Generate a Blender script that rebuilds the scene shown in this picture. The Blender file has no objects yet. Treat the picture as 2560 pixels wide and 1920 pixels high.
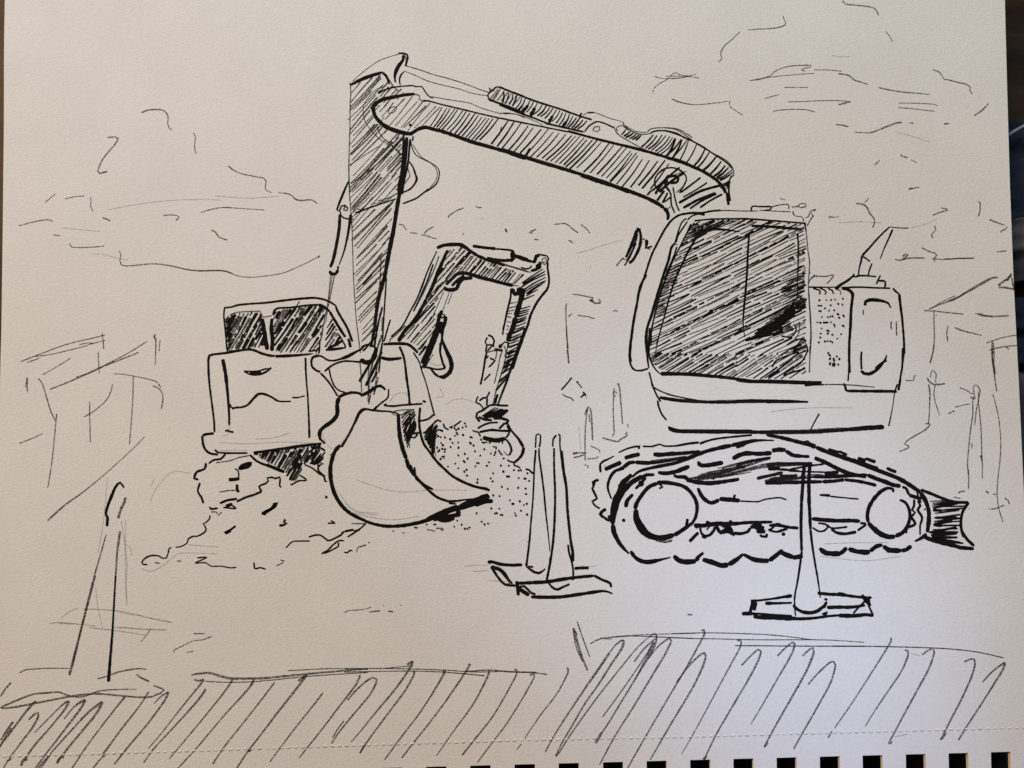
import bpy, bmesh, math, random
from mathutils import Vector

# ---------------------------------------------------------------- camera, world, lights, exposure
scene = bpy.context.scene
col = scene.collection
cam_data = bpy.data.cameras.new("camera")
cam_data.sensor_width = 36.0
cam_data.lens = 27.197
cam_data.clip_start = 0.01
cam_data.clip_end = 50.0
cam = bpy.data.objects.new("camera", cam_data)
cam.location = (0.0, -0.00872, 0.22687)
cam.rotation_euler = (0.0384, 0.0, 0.0)
col.objects.link(cam)
scene.camera = cam

SUN_ELEV, SUN_AZ = math.radians(32), math.radians(300)   # azimuth: clockwise from +Y
world = bpy.data.worlds.new("World")
scene.world = world
world.use_nodes = True
wn = world.node_tree
sky = wn.nodes.new("ShaderNodeTexSky")
sky.sky_type = 'NISHITA'
sky.sun_disc = False
sky.sun_elevation = SUN_ELEV
sky.sun_rotation = SUN_AZ
wn.links.new(sky.outputs[0], wn.nodes["Background"].inputs[0])
wn.nodes["Background"].inputs[1].default_value = 0.012

def lamp(name, kind, loc, target, energy, colour):
    d = bpy.data.lights.new(name, kind)
    d.energy = energy
    d.color = colour
    o = bpy.data.objects.new(name, d)
    o.location = loc
    o.rotation_euler = (Vector(target) - Vector(loc)).to_track_quat('-Z', 'Y').to_euler()
    col.objects.link(o)
    return d
sd = Vector((math.sin(SUN_AZ) * math.cos(SUN_ELEV), math.cos(SUN_AZ) * math.cos(SUN_ELEV), math.sin(SUN_ELEV)))
sun = lamp("sun", 'SUN', sd * 2, (0, 0, 0), 1.5, (1.0, 0.62, 0.2))
sun.angle = math.radians(11.5)
# room light: area lamps added beyond the page top and at upper left, spots for a patch of cool daylight at lower right
def area_lamp(name, loc, energy, colour):
    d = lamp(name, 'AREA', loc, (0, 0.05, 0), energy, colour)
    d.size = 0.4
def daylight(name, loc, target, energy, colour, deg):
    d = lamp(name, 'SPOT', loc, target, energy, colour)
    d.spot_size = math.radians(deg)
    d.spot_blend = 1.0
    d.shadow_soft_size = 0.03
area_lamp("far_area_lamp", (0.0, 0.60, 0.5), 6.0, (0.291, 0.468, 0.583))
area_lamp("side_area_lamp", (-0.4, 0.3, 0.6), 6.0, (0.442, 0.318, 0.242))
daylight("daylight_low", (0.30, -0.40, 0.42), (0.093, -0.114, 0), 3.0, (0.371, 0.735, 1.62), 14)
daylight("daylight_high", (0.35, -0.15, 0.40), (0.074, -0.046, 0), 3.0, (0.640, 0.910, 1.450), 18.5)
scene.view_settings.view_transform = 'Standard'
scene.view_settings.look = 'None'
scene.view_settings.exposure = 0.0
scene.view_settings.gamma = 1.0
scene.cycles.transparent_max_bounces = 48
scene.cycles.max_bounces = 6

# ---------------------------------------------------------------- materials
def material(name):
    m = bpy.data.materials.new(name)
    m.use_nodes = True
    nt = m.node_tree
    return m, nt, nt.nodes["Principled BSDF"]

def node(nt, kind, **kw):
    n = nt.nodes.new(kind)
    for k, v in kw.items():
        n.inputs[k].default_value = v
    return n

def noise(nt, scale, detail=2.0, rough=0.5, stretch=None, offset=(0, 0, 0)):
    tc = nt.nodes.new("ShaderNodeTexCoord")
    mp = nt.nodes.new("ShaderNodeMapping")
    if stretch:
        mp.inputs["Scale"].default_value = stretch
    mp.inputs["Location"].default_value = offset
    nt.links.new(tc.outputs["Object"], mp.inputs["Vector"])
    n = node(nt, "ShaderNodeTexNoise", Scale=scale, Detail=detail, Roughness=rough)
    nt.links.new(mp.outputs[0], n.inputs["Vector"])
    return n.outputs[0]

def ramp(nt, fac, stops):
    r = nt.nodes.new("ShaderNodeValToRGB")
    e = r.color_ramp.elements
    e[0].position, e[0].color = stops[0][0], (*stops[0][1], 1)
    e[1].position, e[1].color = stops[-1][0], (*stops[-1][1], 1)
    for p, c in stops[1:-1]:
        x = e.new(p)
        x.color = (*c, 1)
    nt.links.new(fac, r.inputs[0])
    return r.outputs[0]

def bump(nt, height, bsdf, strength, dist, prev=None):
    b = node(nt, "ShaderNodeBump", Strength=strength, Distance=dist)
    nt.links.new(height, b.inputs["Height"])
    if prev:
        nt.links.new(prev, b.inputs["Normal"])
    nt.links.new(b.outputs[0], bsdf.inputs["Normal"])
    return b.outputs[0]

def paper_material(name, base):
    m, nt, b = material(name)
    lo = tuple(c * 0.965 for c in base)
    c = ramp(nt, noise(nt, 45, 3), [(0.35, lo), (0.65, base)])
    fib = ramp(nt, noise(nt, 1500, 3, 0.6), [(0.3, (0.93, 0.93, 0.93)), (0.62, (1, 1, 1))])
    mx = nt.nodes.new("ShaderNodeMixRGB")
    mx.blend_type = 'MULTIPLY'
    mx.inputs[0].default_value = 1
    nt.links.new(c, mx.inputs[1])
    nt.links.new(fib, mx.inputs[2])
    nt.links.new(mx.outputs[0], b.inputs["Base Color"])
    b.inputs["Roughness"].default_value = 0.92
    b.inputs["Specular IOR Level"].default_value = 0.15
    p = bump(nt, noise(nt, 1250, 3, 0.6, (1.0, 1.25, 1)), b, 0.5, 0.00022)
    bump(nt, noise(nt, 30, 2), b, 0.35, 0.0006, p)
    return m
M_paper = paper_material("sketch_paper", (0.75, 0.728, 0.715))
M_block = paper_material("paper_stack", (0.66, 0.60, 0.52))

def ink_material(name, colour, cover_lo, cover_hi, keep):
    """pen ink soaked into the tooth of the paper: hollows of the grain stay bare"""
    m, nt, b = material(name)
    b.inputs["Base Color"].default_value = (*colour, 1)
    b.inputs["Roughness"].default_value = 0.7
    b.inputs["Specular IOR Level"].default_value = 0.06
    r = nt.nodes.new("ShaderNodeMapRange")
    for k, v in (("From Min", cover_lo), ("From Max", cover_hi), ("To Min", keep[0]), ("To Max", keep[1])):
        r.inputs[k].default_value = v
    nt.links.new(noise(nt, 2200, 2, 0.6), r.inputs["Value"])
    nt.links.new(r.outputs[0], b.inputs["Alpha"])
    return m
INK = {
    'i': ink_material("black_ink", (0.007, 0.0055, 0.005), 0.24, 0.36, (0.85, 1.0)),
    'd': ink_material("dry_ink", (0.022, 0.018, 0.015), 0.30, 0.58, (0.30, 0.86)),
    'f': ink_material("worn_ink", (0.035, 0.028, 0.022), 0.32, 0.62, (0.22, 0.84)),
    'p': ink_material("graphite", (0.10, 0.095, 0.09), 0.35, 0.65, (0.10, 0.42)),
}

def plain(name, lo, hi, scale, rough=0.6, stretch=None, bump_d=0.0):
    m, nt, b = material(name)
    f = noise(nt, scale, 4, 0.6, stretch)
    nt.links.new(ramp(nt, f, [(0.3, lo), (0.7, hi)]), b.inputs["Base Color"])
    b.inputs["Roughness"].default_value = rough
    b.inputs["Specular IOR Level"].default_value = 0.25
    if bump_d:
        bump(nt, f, b, 0.6, bump_d)
    return m
M_wood = plain("dark_wood", (0.016, 0.0075, 0.0035), (0.062, 0.029, 0.012), 40, 0.5, (0.25, 3, 1), 0.0004)
M_cloth = plain("navy_cloth", (0.006, 0.007, 0.014), (0.018, 0.019, 0.036), 90, 0.9, None, 0.0008)
M_lining = plain("plum_lining", (0.035, 0.028, 0.030), (0.085, 0.066, 0.066), 70, 0.9, None, 0.0008)
M_cord = plain("grey_cord", (0.10, 0.11, 0.14), (0.2, 0.21, 0.25), 300, 0.8)
M_wire = plain("brown_wire", (0.05, 0.045, 0.04), (0.12, 0.10, 0.085), 200, 0.35)
M_cover = plain("black_board", (0.006, 0.005, 0.005), (0.014, 0.012, 0.011), 200, 0.8)

# ---------------------------------------------------------------- object helpers
def link(name, me, mats, parent=None):
    o = bpy.data.objects.new(name, me)
    for m in mats:
        me.materials.append(m)
    o.parent = parent
    col.objects.link(o)
    return o

def empty(name, parent=None, loc=(0, 0, 0)):
    o = bpy.data.objects.new(name, None)
    o.location = loc
    o.empty_display_size = 0.01
    o.parent = parent
    col.objects.link(o)
    return o

def from_bm(name, bm, mats, parent=None, smooth=False):
    me = bpy.data.meshes.new(name)
    bmesh.ops.recalc_face_normals(bm, faces=bm.faces)
    bm.to_mesh(me)
    bm.free()
    if smooth:
        for p in me.polygons:
            p.use_smooth = True
    return link(name, me, mats, parent)

def tube(bm, pts, r, seg=8):
    rings = []
    for i, p in enumerate(pts):
        a, b = pts[max(0, i - 1)], pts[min(len(pts) - 1, i + 1)]
        t = (Vector(b) - Vector(a)).normalized()
        u = t.cross(Vector((0, 0, 1)))
        if u.length < 1e-4:
            u = Vector((1, 0, 0))
        u.normalize()
        v = t.cross(u)
        rings.append([bm.verts.new(Vector(p) + r * (math.cos(k * 2 * math.pi / seg) * u + math.sin(k * 2 * math.pi / seg) * v)) for k in range(seg)])
    for a, b in zip(rings, rings[1:]):
        for k in range(seg):
            bm.faces.new((a[k], a[(k + 1) % seg], b[(k + 1) % seg], b[k]))

# ---------------------------------------------------------------- the table under the book
TABLE_Z = -0.0135
bm = bmesh.new()
bmesh.ops.create_cube(bm, size=1.0)
for v in bm.verts:
    v.co = Vector((v.co.x * 1.4, v.co.y * 0.9, TABLE_Z - 0.015 + v.co.z * 0.03))
bmesh.ops.bevel(bm, geom=list(bm.edges), offset=0.003, segments=2, affect='EDGES')
table = empty("table", None, (0, 0, TABLE_Z - 0.73))
top = from_bm("tabletop", bm, [M_wood], None)
top.parent = table
top.location = (0, 0, -(TABLE_Z - 0.73))
for sx in (-1, 1):
    for sy in (-1, 1):
        bm = bmesh.new()
        bmesh.ops.create_cube(bm, size=1.0)
        for v in bm.verts:
            v.co = Vector((sx * 0.62 + v.co.x * 0.06, sy * 0.38 + v.co.y * 0.06, 0.35 + v.co.z * 0.698))
        from_bm("leg", bm, [M_wood], table)
table["label"] = "dark brown wooden table showing past both side edges of the sketchbook"
table["category"] = "table"
bm = bmesh.new()
bmesh.ops.create_grid(bm, x_segments=2, y_segments=2, size=6)
floor = from_bm("floor", bm, [plain("floor_boards", (0.05, 0.035, 0.025), (0.10, 0.07, 0.05), 6, 0.6, (0.2, 3, 1))])
floor.location = (0, 0, TABLE_Z - 0.73)
floor["kind"] = "structure"

# ---------------------------------------------------------------- the sketchbook
book = empty("sketchbook", None, (0, 0, TABLE_Z))
book["label"] = "spiral sketchbook open at a pen drawing of two excavators, square holes along its edge"
book["category"] = "sketchbook"
UP = -TABLE_Z                                       # parts sit in the book's own space, page surface at UP
PAGE_T = 0.0004
LEFT = [(-0.15190, 0.12598), (-0.15179, 0.11497), (-0.15173, 0.10279), (-0.15110, 0.07615), (-0.15094, 0.06413), (-0.15063, 0.04260), (-0.15033, 0.01886), (-0.15035, 0.00353), (-0.15025, -0.02806), (-0.15023, -0.07424), (-0.15052, -0.12534)]
RIGHT = [(0.14753, 0.12598), (0.14753, 0.11497), (0.14756, 0.08581), (0.14768, 0.05693), (0.14809, 0.02833), (0.14885, 0.00000), (0.14937, -0.02573), (0.15018, -0.06276), (0.15126, -0.09706), (0.15202, -0.12534)]
HOLES = [(-0.141277, -0.113417, -0.13532, -0.119514), (-0.128273, -0.113085, -0.12233, -0.119182), (-0.115268, -0.112753, -0.109338, -0.118851), (-0.102262, -0.112421, -0.096345, -0.11852), (-0.089254, -0.112089, -0.08335, -0.118188), (-0.076245, -0.111757, -0.070354, -0.117857), (-0.063349, -0.111427, -0.057472, -0.117528), (-0.050452, -0.111098, -0.044588, -0.117199), (-0.037553, -0.110769, -0.031702, -0.116871), (-0.024768, -0.110442, -0.01893, -0.116545), (-0.011981, -0.110116, -0.006157, -0.116219), (0.000806, -0.109789, 0.006618, -0.115893), (0.013481, -0.109465, 0.019279, -0.11557), (0.026271, -0.109139, 0.032056, -0.115244), (0.038833, -0.108818, 0.044605, -0.114924), (0.051396, -0.108497, 0.057155, -0.114604), (0.063845, -0.108179, 0.069592, -0.114287), (0.076296, -0.107861, 0.08203, -0.11397), (0.088748, -0.107543, 0.094469, -0.113652), (0.101086, -0.107228, 0.106794, -0.113338), (0.11354, -0.10691, 0.119236, -0.11302), (0.125881, -0.106595, 0.131564, -0.112706), (0.138107, -0.106283, 0.143778, -0.112394)]          # (x0, y_top, x1, y_bottom) of each punched hole, metres on the page
YTOP, YBOT = 0.12598, -0.12534

def edge_x(edge, y):
    for (x0, y0), (x1, y1) in zip(edge, edge[1:]):
        if y1 <= y <= y0:
            t = (y0 - y) / (y0 - y1)
            return x0 + t * (x1 - x0)
    return edge[0][0] if y > edge[0][1] else edge[-1][0]

SL = (HOLES[-1][1] - HOLES[0][1]) / (HOLES[-1][0] - HOLES[0][0])    # the row of holes runs slightly askew
def row(x, y_ref):
    return y_ref + SL * x
def page_mesh(name, z, thick, mat, inset_l, inset_r, holes=True):
    bm = bmesh.new()
    ref_t = HOLES[0][1] - SL * HOLES[0][0]
    ref_b = HOLES[0][3] - SL * HOLES[0][0]
    xs = [None] + [x for h in HOLES for x in (h[0], h[2])] + [None]
    ys = [YTOP - (YTOP - row(0, ref_t)) * k / 24 for k in range(25)]
    def vert(i, y, askew):
        if xs[i] is None:
            e, ins = (LEFT, inset_l) if i == 0 else (RIGHT, -inset_r)
            yy = y
            x = edge_x(e, yy) + ins
            yy = y + askew * SL * x
            return bm.verts.new((edge_x(e, yy) + ins, yy, z))
        return bm.verts.new((xs[i], y + askew * SL * xs[i], z))
    grid = []
    for k, y in enumerate(ys):
        a = (k / 24)
        yy = y if k < 24 else ref_t
        grid.append([vert(i, yy if k == 24 else y, a if k < 24 else 1.0) for i in range(len(xs))])
    grid.append([vert(i, ref_b, 1.0) for i in range(len(xs))])
    grid.append([vert(i, YBOT, 1.0) for i in range(len(xs))])
    n = len(grid)
    for r in range(n - 1):
        for i in range(len(xs) - 1):
            if holes and r == n - 3 and i % 2 == 1:
                continue
            bm.faces.new((grid[r][i], grid[r + 1][i], grid[r + 1][i + 1], grid[r][i + 1]))
    top = list(bm.faces)
    res = bmesh.ops.extrude_face_region(bm, geom=top)
    for v in [g for g in res["geom"] if isinstance(g, bmesh.types.BMVert)]:
        v.co.z -= thick
    o = from_bm(name, bm, [mat], book)
    return o
page = page_mesh("page", UP, PAGE_T, M_paper, 0, 0)
bev = page.modifiers.new("rounded_edge", 'BEVEL')
bev.width = 0.00012
bev.segments = 2
bev.limit_method = 'ANGLE'
for k in range(1):
    page_mesh("lower_page", UP - PAGE_T - 0.0006 - k * 0.0005, 0.0003, M_block, (0.0004, -0.0001, 0.0006, 0.0003)[k], (0.0012, 0.0016, 0.0010, 0.0020)[k])
page_mesh("back_cover", 0.0030, 0.0028, M_cover, 0.0010, 0.0030, False)
# wire coil running through the punched holes
for h in HOLES:
    bm = bmesh.new()
    cx = (h[0] + h[2]) / 2
    for dx in (-0.0013, 0.0006):
        pts = []
        for k in range(15):
            a = math.radians(-20 + 13 * k)
            pts.append((cx + dx - 0.0016 + 0.0032 * k / 14, h[3] - 0.0075 + 0.0095 * math.cos(a) * 0.95, UP - 0.0052 - 0.0042 * math.cos(a * 1.3) + 0.001))
        tube(bm, pts, 0.00045)
    from_bm("binding_wire", bm, [M_wire], book, True)

# perforated tear line: every nick is a tiny raised lip of paper
PERF = [(-0.14811, -0.10739), (-0.14601, -0.10734), (-0.14392, -0.10728), (-0.14182, -0.10722), (-0.13972, -0.10716), (-0.13763, -0.1071), (-0.13553, -0.10704), (-0.13343, -0.10698), (-0.13134, -0.10692), (-0.12924, -0.10686), (-0.12714, -0.1068), (-0.12505, -0.10674), (-0.12295, -0.10668), (-0.12085, -0.10662), (-0.11876, -0.10656), (-0.11666, -0.1065), (-0.11456, -0.10644), (-0.11247, -0.10638), (-0.11037, -0.10632), (-0.10827, -0.10626), (-0.10618, -0.1062), (-0.10408, -0.10614), (-0.10198, -0.10608), (-0.09988, -0.10602), (-0.09779, -0.10596), (-0.09569, -0.1059), (-0.09359, -0.10584), (-0.0915, -0.10578), (-0.0894, -0.10571), (-0.0873, -0.10563), (-0.0852, -0.10556), (-0.08311, -0.10549), (-0.08101, -0.10542), (-0.07891, -0.10535), (-0.07681, -0.10528), (-0.07472, -0.10521), (-0.07262, -0.10514), (-0.07052, -0.10507), (-0.06842, -0.105), (-0.06633, -0.10493), (-0.06423, -0.10486), (-0.06213, -0.10479), (-0.06003, -0.10472), (-0.05793, -0.10465), (-0.05584, -0.10458), (-0.05374, -0.10451), (-0.05164, -0.10444), (-0.04954, -0.10437), (-0.04744, -0.1043), (-0.04534, -0.10423), (-0.04325, -0.10416), (-0.04115, -0.10409), (-0.03905, -0.10402), (-0.03695, -0.10396), (-0.03485, -0.1039), (-0.03275, -0.10383), (-0.03066, -0.10377), (-0.02856, -0.10371), (-0.02646, -0.10364), (-0.02436, -0.10358), (-0.02226, -0.10351), (-0.02016, -0.10345), (-0.01806, -0.10339), (-0.01596, -0.10332), (-0.01386, -0.10326), (-0.01176, -0.10319), (-0.00967, -0.10313), (-0.00757, -0.10307), (-0.00547, -0.103), (-0.00337, -0.10294), (-0.00127, -0.10287), (0.00083, -0.10281), (0.00293, -0.10275), (0.00503, -0.10268), (0.00713, -0.10262), (0.00923, -0.10258), (0.01133, -0.10254), (0.01343, -0.1025), (0.01553, -0.10246), (0.01763, -0.10242), (0.01973, -0.10237), (0.02183, -0.10233), (0.02393, -0.10229), (0.02603, -0.10225), (0.02813, -0.10221), (0.03023, -0.10217), (0.03233, -0.10213), (0.03442, -0.10208), (0.03652, -0.10204), (0.03862, -0.102), (0.04072, -0.10196), (0.04282, -0.10192), (0.04492, -0.10188), (0.04702, -0.10184), (0.04912, -0.1018), (0.05122, -0.10175), (0.05333, -0.10171), (0.05543, -0.10165), (0.05753, -0.10159), (0.05963, -0.10153), (0.06173, -0.10147), (0.06383, -0.10141), (0.06593, -0.10135), (0.06803, -0.10129), (0.07013, -0.10122), (0.07223, -0.10116), (0.07433, -0.1011), (0.07643, -0.10104), (0.07853, -0.10098), (0.08063, -0.10092), (0.08273, -0.10086), (0.08484, -0.1008), (0.08694, -0.10074), (0.08904, -0.10068), (0.09114, -0.10062), (0.09324, -0.10056), (0.09534, -0.10051), (0.09744, -0.10045), (0.09954, -0.1004), (0.10164, -0.10034), (0.10375, -0.10029), (0.10585, -0.10023), (0.10795, -0.10018), (0.11005, -0.10013), (0.11215, -0.10007), (0.11425, -0.10002), (0.11635, -0.09996), (0.11845, -0.09991), (0.12056, -0.09986), (0.12266, -0.0998), (0.12476, -0.09975), (0.12686, -0.09969), (0.12896, -0.09964), (0.13106, -0.09959), (0.13317, -0.09953), (0.13527, -0.09948), (0.13737, -0.09942), (0.13947, -0.09937), (0.14157, -0.09931), (0.14368, -0.09925), (0.14578, -0.09919), (0.14788, -0.09913)]
bm = bmesh.new()
rnd = random.Random(3)
for x, y in PERF:
    L, wd, hgt = 0.00060 * rnd.uniform(0.8, 1.15), 0.00036, 0.00014 * rnd.uniform(0.6, 1.25)
    y += rnd.uniform(-1, 1) * 0.00008
    ring = [bm.verts.new((x + a * L, y + b * wd + a * L * SL, UP + 0.00001)) for a, b in ((-1, 0), (-0.5, 0.9), (0.5, 1), (1, 0.1), (0.5, -0.8), (-0.6, -0.9))]
    c0 = bm.verts.new((x - 0.25 * L, y, UP + hgt))
    c1 = bm.verts.new((x + 0.45 * L, y, UP + hgt * 1.2))
    for a, b, c in ((0, 1, c0), (5, 0, c0), (4, 5, c0), (2, 3, c1), (3, 4, c1)):
        bm.faces.new((ring[a], ring[b], c))
    bm.faces.new((ring[1], ring[2], c1, c0))
    bm.faces.new((ring[4], c0, c1))
from_bm("perforation", bm, [M_paper], book)
M_cut_shade = paper_material("paper_cut_shade", (0.36, 0.335, 0.32))
bm = bmesh.new()
for x, y in PERF:                                   # flat dark patch painting the shade in the cut under each lip
    L, wd = 0.00058 * rnd.uniform(0.7, 1.2), 0.00020 * rnd.uniform(0.7, 1.3)
    x, y = x - 0.0002, y - 0.00030
    ring = [bm.verts.new((x + a * L, y + b * wd + a * L * SL, UP + 0.00002)) for a, b in ((-1, 0), (-0.6, 0.9), (0.6, 0.8), (1, 0), (0.5, -0.9), (-0.5, -0.8))]
    bm.faces.new(ring)
from_bm("tear_cut_shade", bm, [M_cut_shade], book)

# ---------------------------------------------------------------- ink strokes on the page
UNIT = 0.00005                                      # stroke coordinates: 0.05 mm on the page
layer = [0]
def smooth_line(P, W, closed):
    if closed:
        P, W = P + [P[0]], W + [W[0]]
    n = len(P)
    out = []
    for i in range(n - 1):
        p1, p2 = P[i], P[i + 1]
        p0 = P[i - 1] if i else (P[-2] if closed else (2 * p1[0] - p2[0], 2 * p1[1] - p2[1]))
        p3 = P[i + 2] if i + 2 < n else (P[1] if closed else (2 * p2[0] - p1[0], 2 * p2[1] - p1[1]))
        d = math.hypot(p2[0] - p1[0], p2[1] - p1[1])
        steps = max(1, min(14, int(d / 14)))
        # sharp corners stay sharp: shorten the tangents there
        t1 = ((p2[0] - p0[0]) / 2, (p2[1] - p0[1]) / 2)
        t2 = ((p3[0] - p1[0]) / 2, (p3[1] - p1[1]) / 2)
        def fit(t):
            l = math.hypot(*t)
            k = min(1.0, d / l) if l > 1e-6 else 0
            return (t[0] * k, t[1] * k)
        t1, t2 = fit(t1), fit(t2)
        for s in range(steps):
            t = s / steps
            a, b, c, e = 2*t**3 - 3*t*t + 1, t**3 - 2*t*t + t, -2*t**3 + 3*t*t, t**3 - t*t
            out.append((a*p1[0] + b*t1[0] + c*p2[0] + e*t2[0], a*p1[1] + b*t1[1] + c*p2[1] + e*t2[1], W[i] + (W[i+1] - W[i]) * t))
    out.append((P[-1][0], P[-1][1], W[-1]))
    return out

def stroke(verts, faces, mats, P, W, kind, closed, rng):
    L = smooth_line(P, W, closed)
    # travelled length for the round ends
    S = [0.0]
    for a, b in zip(L, L[1:]):
        S.append(S[-1] + math.hypot(b[0] - a[0], b[1] - a[1]))
    tot = S[-1]
    # add points close to both ends so that the ends come out rounded
    if not closed and tot > 0:
        def at(s):
            for i in range(len(S) - 1):
                if s <= S[i + 1]:
                    t = (s - S[i]) / max(1e-9, S[i + 1] - S[i])
                    return tuple(L[i][k] + t * (L[i + 1][k] - L[i][k]) for k in range(3))
            return L[-1]
        w0, w1 = L[0][2] * 0.5, L[-1][2] * 0.5
        extra = [s for s in (w0 * 0.3, w0, tot - w1, tot - w1 * 0.3) if 0 < s < tot]
        both = sorted([(s, p) for s, p in zip(S, L)] + [(s, at(s)) for s in extra], key=lambda q: q[0])
        S, L = [q[0] for q in both], [q[1] for q in both]
    z = UP + 0.00003 + layer[0] * 1.5e-8
    layer[0] += 1
    base = len(verts)
    n = len(L)
    for i, (x, y, w) in enumerate(L):
        j, k = max(0, i - 1), min(n - 1, i + 1)
        tx, ty = L[k][0] - L[j][0], L[k][1] - L[j][1]
        l = math.hypot(tx, ty) or 1.0
        nx, ny = -ty / l, tx / l
        h = w * 0.5 * rng.uniform(0.9, 1.1)
        if not closed:
            r0, r1 = L[0][2] * 0.5, L[-1][2] * 0.5
            if S[i] < r0:
                h *= 0.35 + 0.65 * math.sqrt(max(0, 1 - (1 - S[i] / r0) ** 2))
            if tot - S[i] < r1:
                h *= 0.35 + 0.65 * math.sqrt(max(0, 1 - (1 - (tot - S[i]) / r1) ** 2))
        e0, e1 = rng.uniform(0.93, 1.07), rng.uniform(0.93, 1.07)
        verts.append(((x + nx * h * e0) * UNIT, (y + ny * h * e0) * UNIT, z))
        verts.append(((x - nx * h * e1) * UNIT, (y - ny * h * e1) * UNIT, z))
    for i in range(n - 1):
        a = base + 2 * i
        faces.append((a + 1, a + 3, a + 2, a))
        mats.append(kind)

def draw(name, parent, data, label=None):
    """one drawn part: all its pen strokes, read from 'kind width,width:x y dx dy ...;' records"""
    rng = random.Random(name + str(len(data)))
    verts, faces, mats = [], [], []
    order = ['i', 'd', 'f', 'p']
    for rec in data.split(';'):
        head, body = rec.split(':')
        kind, closed = head[0], head[-1] == 'c'
        ws = [float(a) / 10 for a in head[1:].rstrip('c').split(',')]
        v = [int(a) for a in body.split()]
        P = [(v[0], v[1])]
        for a, b in zip(v[2::2], v[3::2]):
            P.append((P[-1][0] + a, P[-1][1] + b))
        n = len(P)
        W = []
        for i in range(n):
            t = i / max(1, n - 1) * (len(ws) - 1)
            k = min(len(ws) - 2, int(t)) if len(ws) > 1 else 0
            W.append(ws[0] if len(ws) == 1 else ws[k] + (t - k) * (ws[k + 1] - ws[k]))
        stroke(verts, faces, mats, P, W, order.index(kind), closed, rng)
    me = bpy.data.meshes.new(name)
    me.from_pydata(verts, [], faces)
    used = sorted(set(mats))
    me.polygons.foreach_set("material_index", [used.index(k) for k in mats])
    o = link(name, me, [INK[order[k]] for k in used], parent)
    if label:
        o["label"] = label
    return o

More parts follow.
